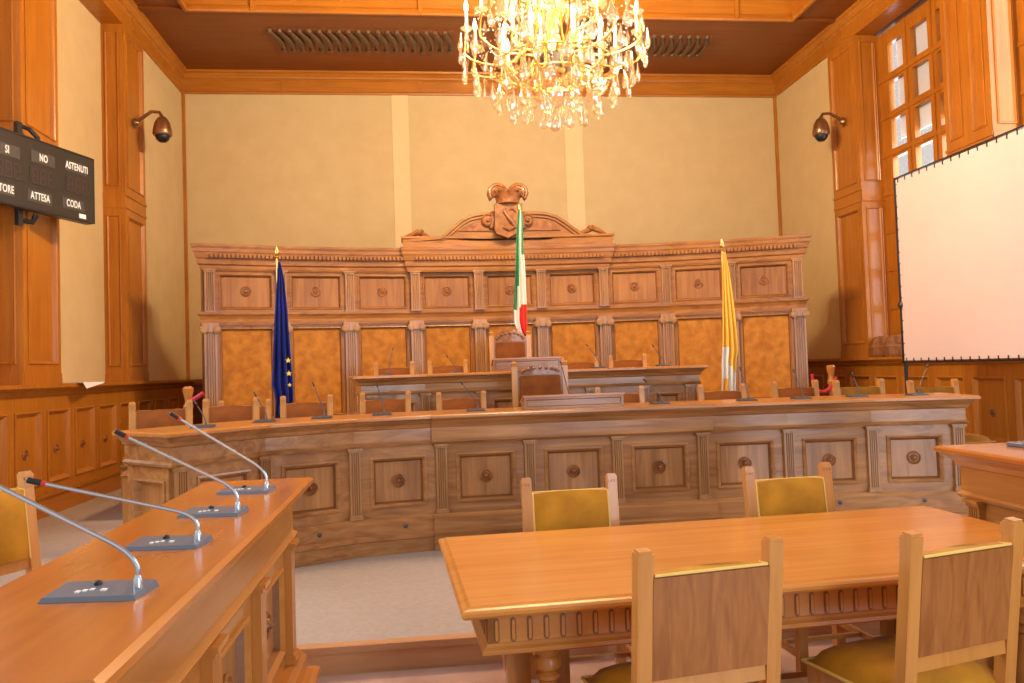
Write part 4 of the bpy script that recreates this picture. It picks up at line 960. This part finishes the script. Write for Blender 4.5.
for px, py in ((8, 169), (42.5, 178), (77, 186)):
    x, z = onboard(px, py)
    mb = MB(); mb.box(x-.17, x+.17, -.0035, 0, z-.09, z+.09)
    for k in (-1, 0, 1):
        c = x+k*.105
        for sx in (-1, 1):
            for a, b in ((.006, .075), (-.075, -.006)): mb.box(c+sx*.034-.008, c+sx*.034+.008, -.006, 0, z+a, z+b, 1)
        for zz in (-.078, 0, .078): mb.box(c-.026, c+.026, -.006, 0, z+zz-.007, z+zz+.007, 1)
    mb.build('digit_display', [M['board'], M['digit']], sb)
x, z = onboard(82.3, 216.5); mb = MB(); mb.box(x-.05, x+.05, -.006, 0, z-.025, z+.025); mb.build('white_sticker', M['white'], sb)
mb = MB(); xq = onboard(30, 175)[0]
mb.box(xq-.06, xq+.0, .09, .14, -.16, hgt+.16); mb.tube([(xq, .12, hgt+.13), (xq+.10, .10, hgt+.12), (xq+.17, .06, hgt+.04), (xq+.17, .05, hgt-.02)], .025, 8); mb.tube([(xq, .12, -.10), (xq+.13, .10, -.10), (xq+.14, .06, -.02)], .03, 8)
mb.box(xq-.05, xq-.01, .10, .42, hgt*.3, hgt*.7)
mb.build('wall_bracket', M['black'], sb)

# projection screen
SX = 5.85
def onX(px, py, X): d = ray(px, py); t = X/d.x; return Vector((X, t, CAMZ+d.z*t))
ya, zt, zbm = 9.07, onX(895, 178, SX).z, onX(903, 363, SX).z
yn = 5.9
ps = thing('projection_screen', 'large white projection screen laced into a thin black frame at right', 'projection screen', (SX, ya, 0), -PI/2)
w = ya-yn
mb = MB(); mb.box(.03, w-.03, 0, .006, zbm+.03, zt-.03); mb.build('cloth', M['screen'], ps)
mb = MB(); mb.box(0, .022, -.01, .02, zbm, zt); mb.box(w-.022, w, -.01, .02, zbm, zt); mb.box(0, w, -.01, .02, zt-.02, zt); mb.box(0, w, -.01, .02, zbm, zbm+.02); mb.build('frame', M['black'], ps)
mb = MB(); k = .08
while k < w: mb.box(k-.006, k+.006, -.008, .008, zt-.07, zt-.0); mb.box(k-.006, k+.006, -.008, .008, zbm, zbm+.06); k += .14
k = zbm+.1
while k < zt: mb.box(0, .05, -.008, .008, k-.006, k+.006); k += .14
mb.build('lacing', M['black'], ps)
for yy in (.015, w-.05):
    mb = MB(); mb.tube([(yy-.01, .03, .15), (yy-.01, .03, zbm+.75)], .022, 10); mb.lathe([(.05, 0), (.06, .03), (.05, .07)], c=(yy-.01, .03, zbm+.68), n=10)
    for a in (0, 2.1, 4.2): mb.tube([(yy-.01, .03, .6), (yy-.01+.5*math.cos(a+.5), .03+.5*math.sin(a+.5), .16)], .014, 8)
    mb.build('stand_pole', M['black'], ps)

# wooden domed cases on the window sill
for i, (px, lb) in enumerate(((883, 'dark wooden domed case on the window sill, farther one'), (898.5, 'dark wooden domed case on the sill, half behind the screen'))):
    p = onX(px, 356, RX+.14); root = thing('domed_case', lb, 'case', (p.x, p.y, 1.60), -.25)
    mb = MB(); pr = [(-.17, 0), (.17, 0), (.18, .16)]+[(.17*math.cos(a), .18+.15*math.sin(a)) for a in [PI*i/10 for i in range(1, 10)]]+[(-.18, .16)]
    mb.prism(pr, -.10, .10); mb.build('body', M['carve'], root, smooth=False, bevel=.01)
    mb = MB(); mb.prism([(-.185, .155), (.185, .155), (.185, .18), (-.185, .18)], -.108, .108); mb.build('band', M['bench_x'], root)

# turned rope posts with red cords
def ropepost(px, py, Y, label, pts):
    p = W(px, py, Y); z0 = .35; H = p.z-z0
    root = thing('rope_post', label, 'post', (p.x, Y, z0))
    mb = MB(); mb.lathe([(.14, 0), (.14, .03), (.05, .06), (.035, .12), (.05, .3), (.035, .5), (.03, H-.36), (.045, H-.30), (.03, H-.26), (.05, H-.20), (.03, H-.16), (.035, H-.12), (.05, H-.05), (.052, H-.02), (.035, H)], n=18); mb.build('turned_shaft', M['hon_z'], root, smooth=True)
    mb = MB(); mb.tube([Vector(W(a, b, Y-.02))-Vector((p.x, Y, z0)) for a, b in pts], .022, 8); mb.build('cord', M['rope'], root, smooth=True)
ropepost(188, 386.5, 8.2, 'turned wooden rope post with red cord left of the backdrop', [(189, 402), (194, 399), (199, 396), (203, 393)])
ropepost(830.5, 365, 9.2, 'turned wooden rope post with red cord right of the backdrop', [(812, 374), (813, 384), (818, 391), (824, 392), (829, 389), (833, 384), (836, 377)])

# papers on the left wainscot ledge
t = thing('paper_sheet', 'loose white papers lying on the left wainscot ledge', 'paper', (LX+.02, 10.2, 1.602), .1)
mb = MB(); mb.box(-.16, .17, -.45, .42, 0, .006); mb.build('lower_sheet', M['paper'], t)
mb = MB(); mb.add([(-.1, -.45, .008), (.185, -.5, .006), (.20, -.42, -.07), (.195, .3, -.012), (.18, .36, .006), (-.1, .25, .008)], [(0,1,4,5), (1,2,3,4)]); mb.build('upper_sheet', M['paper'], t)
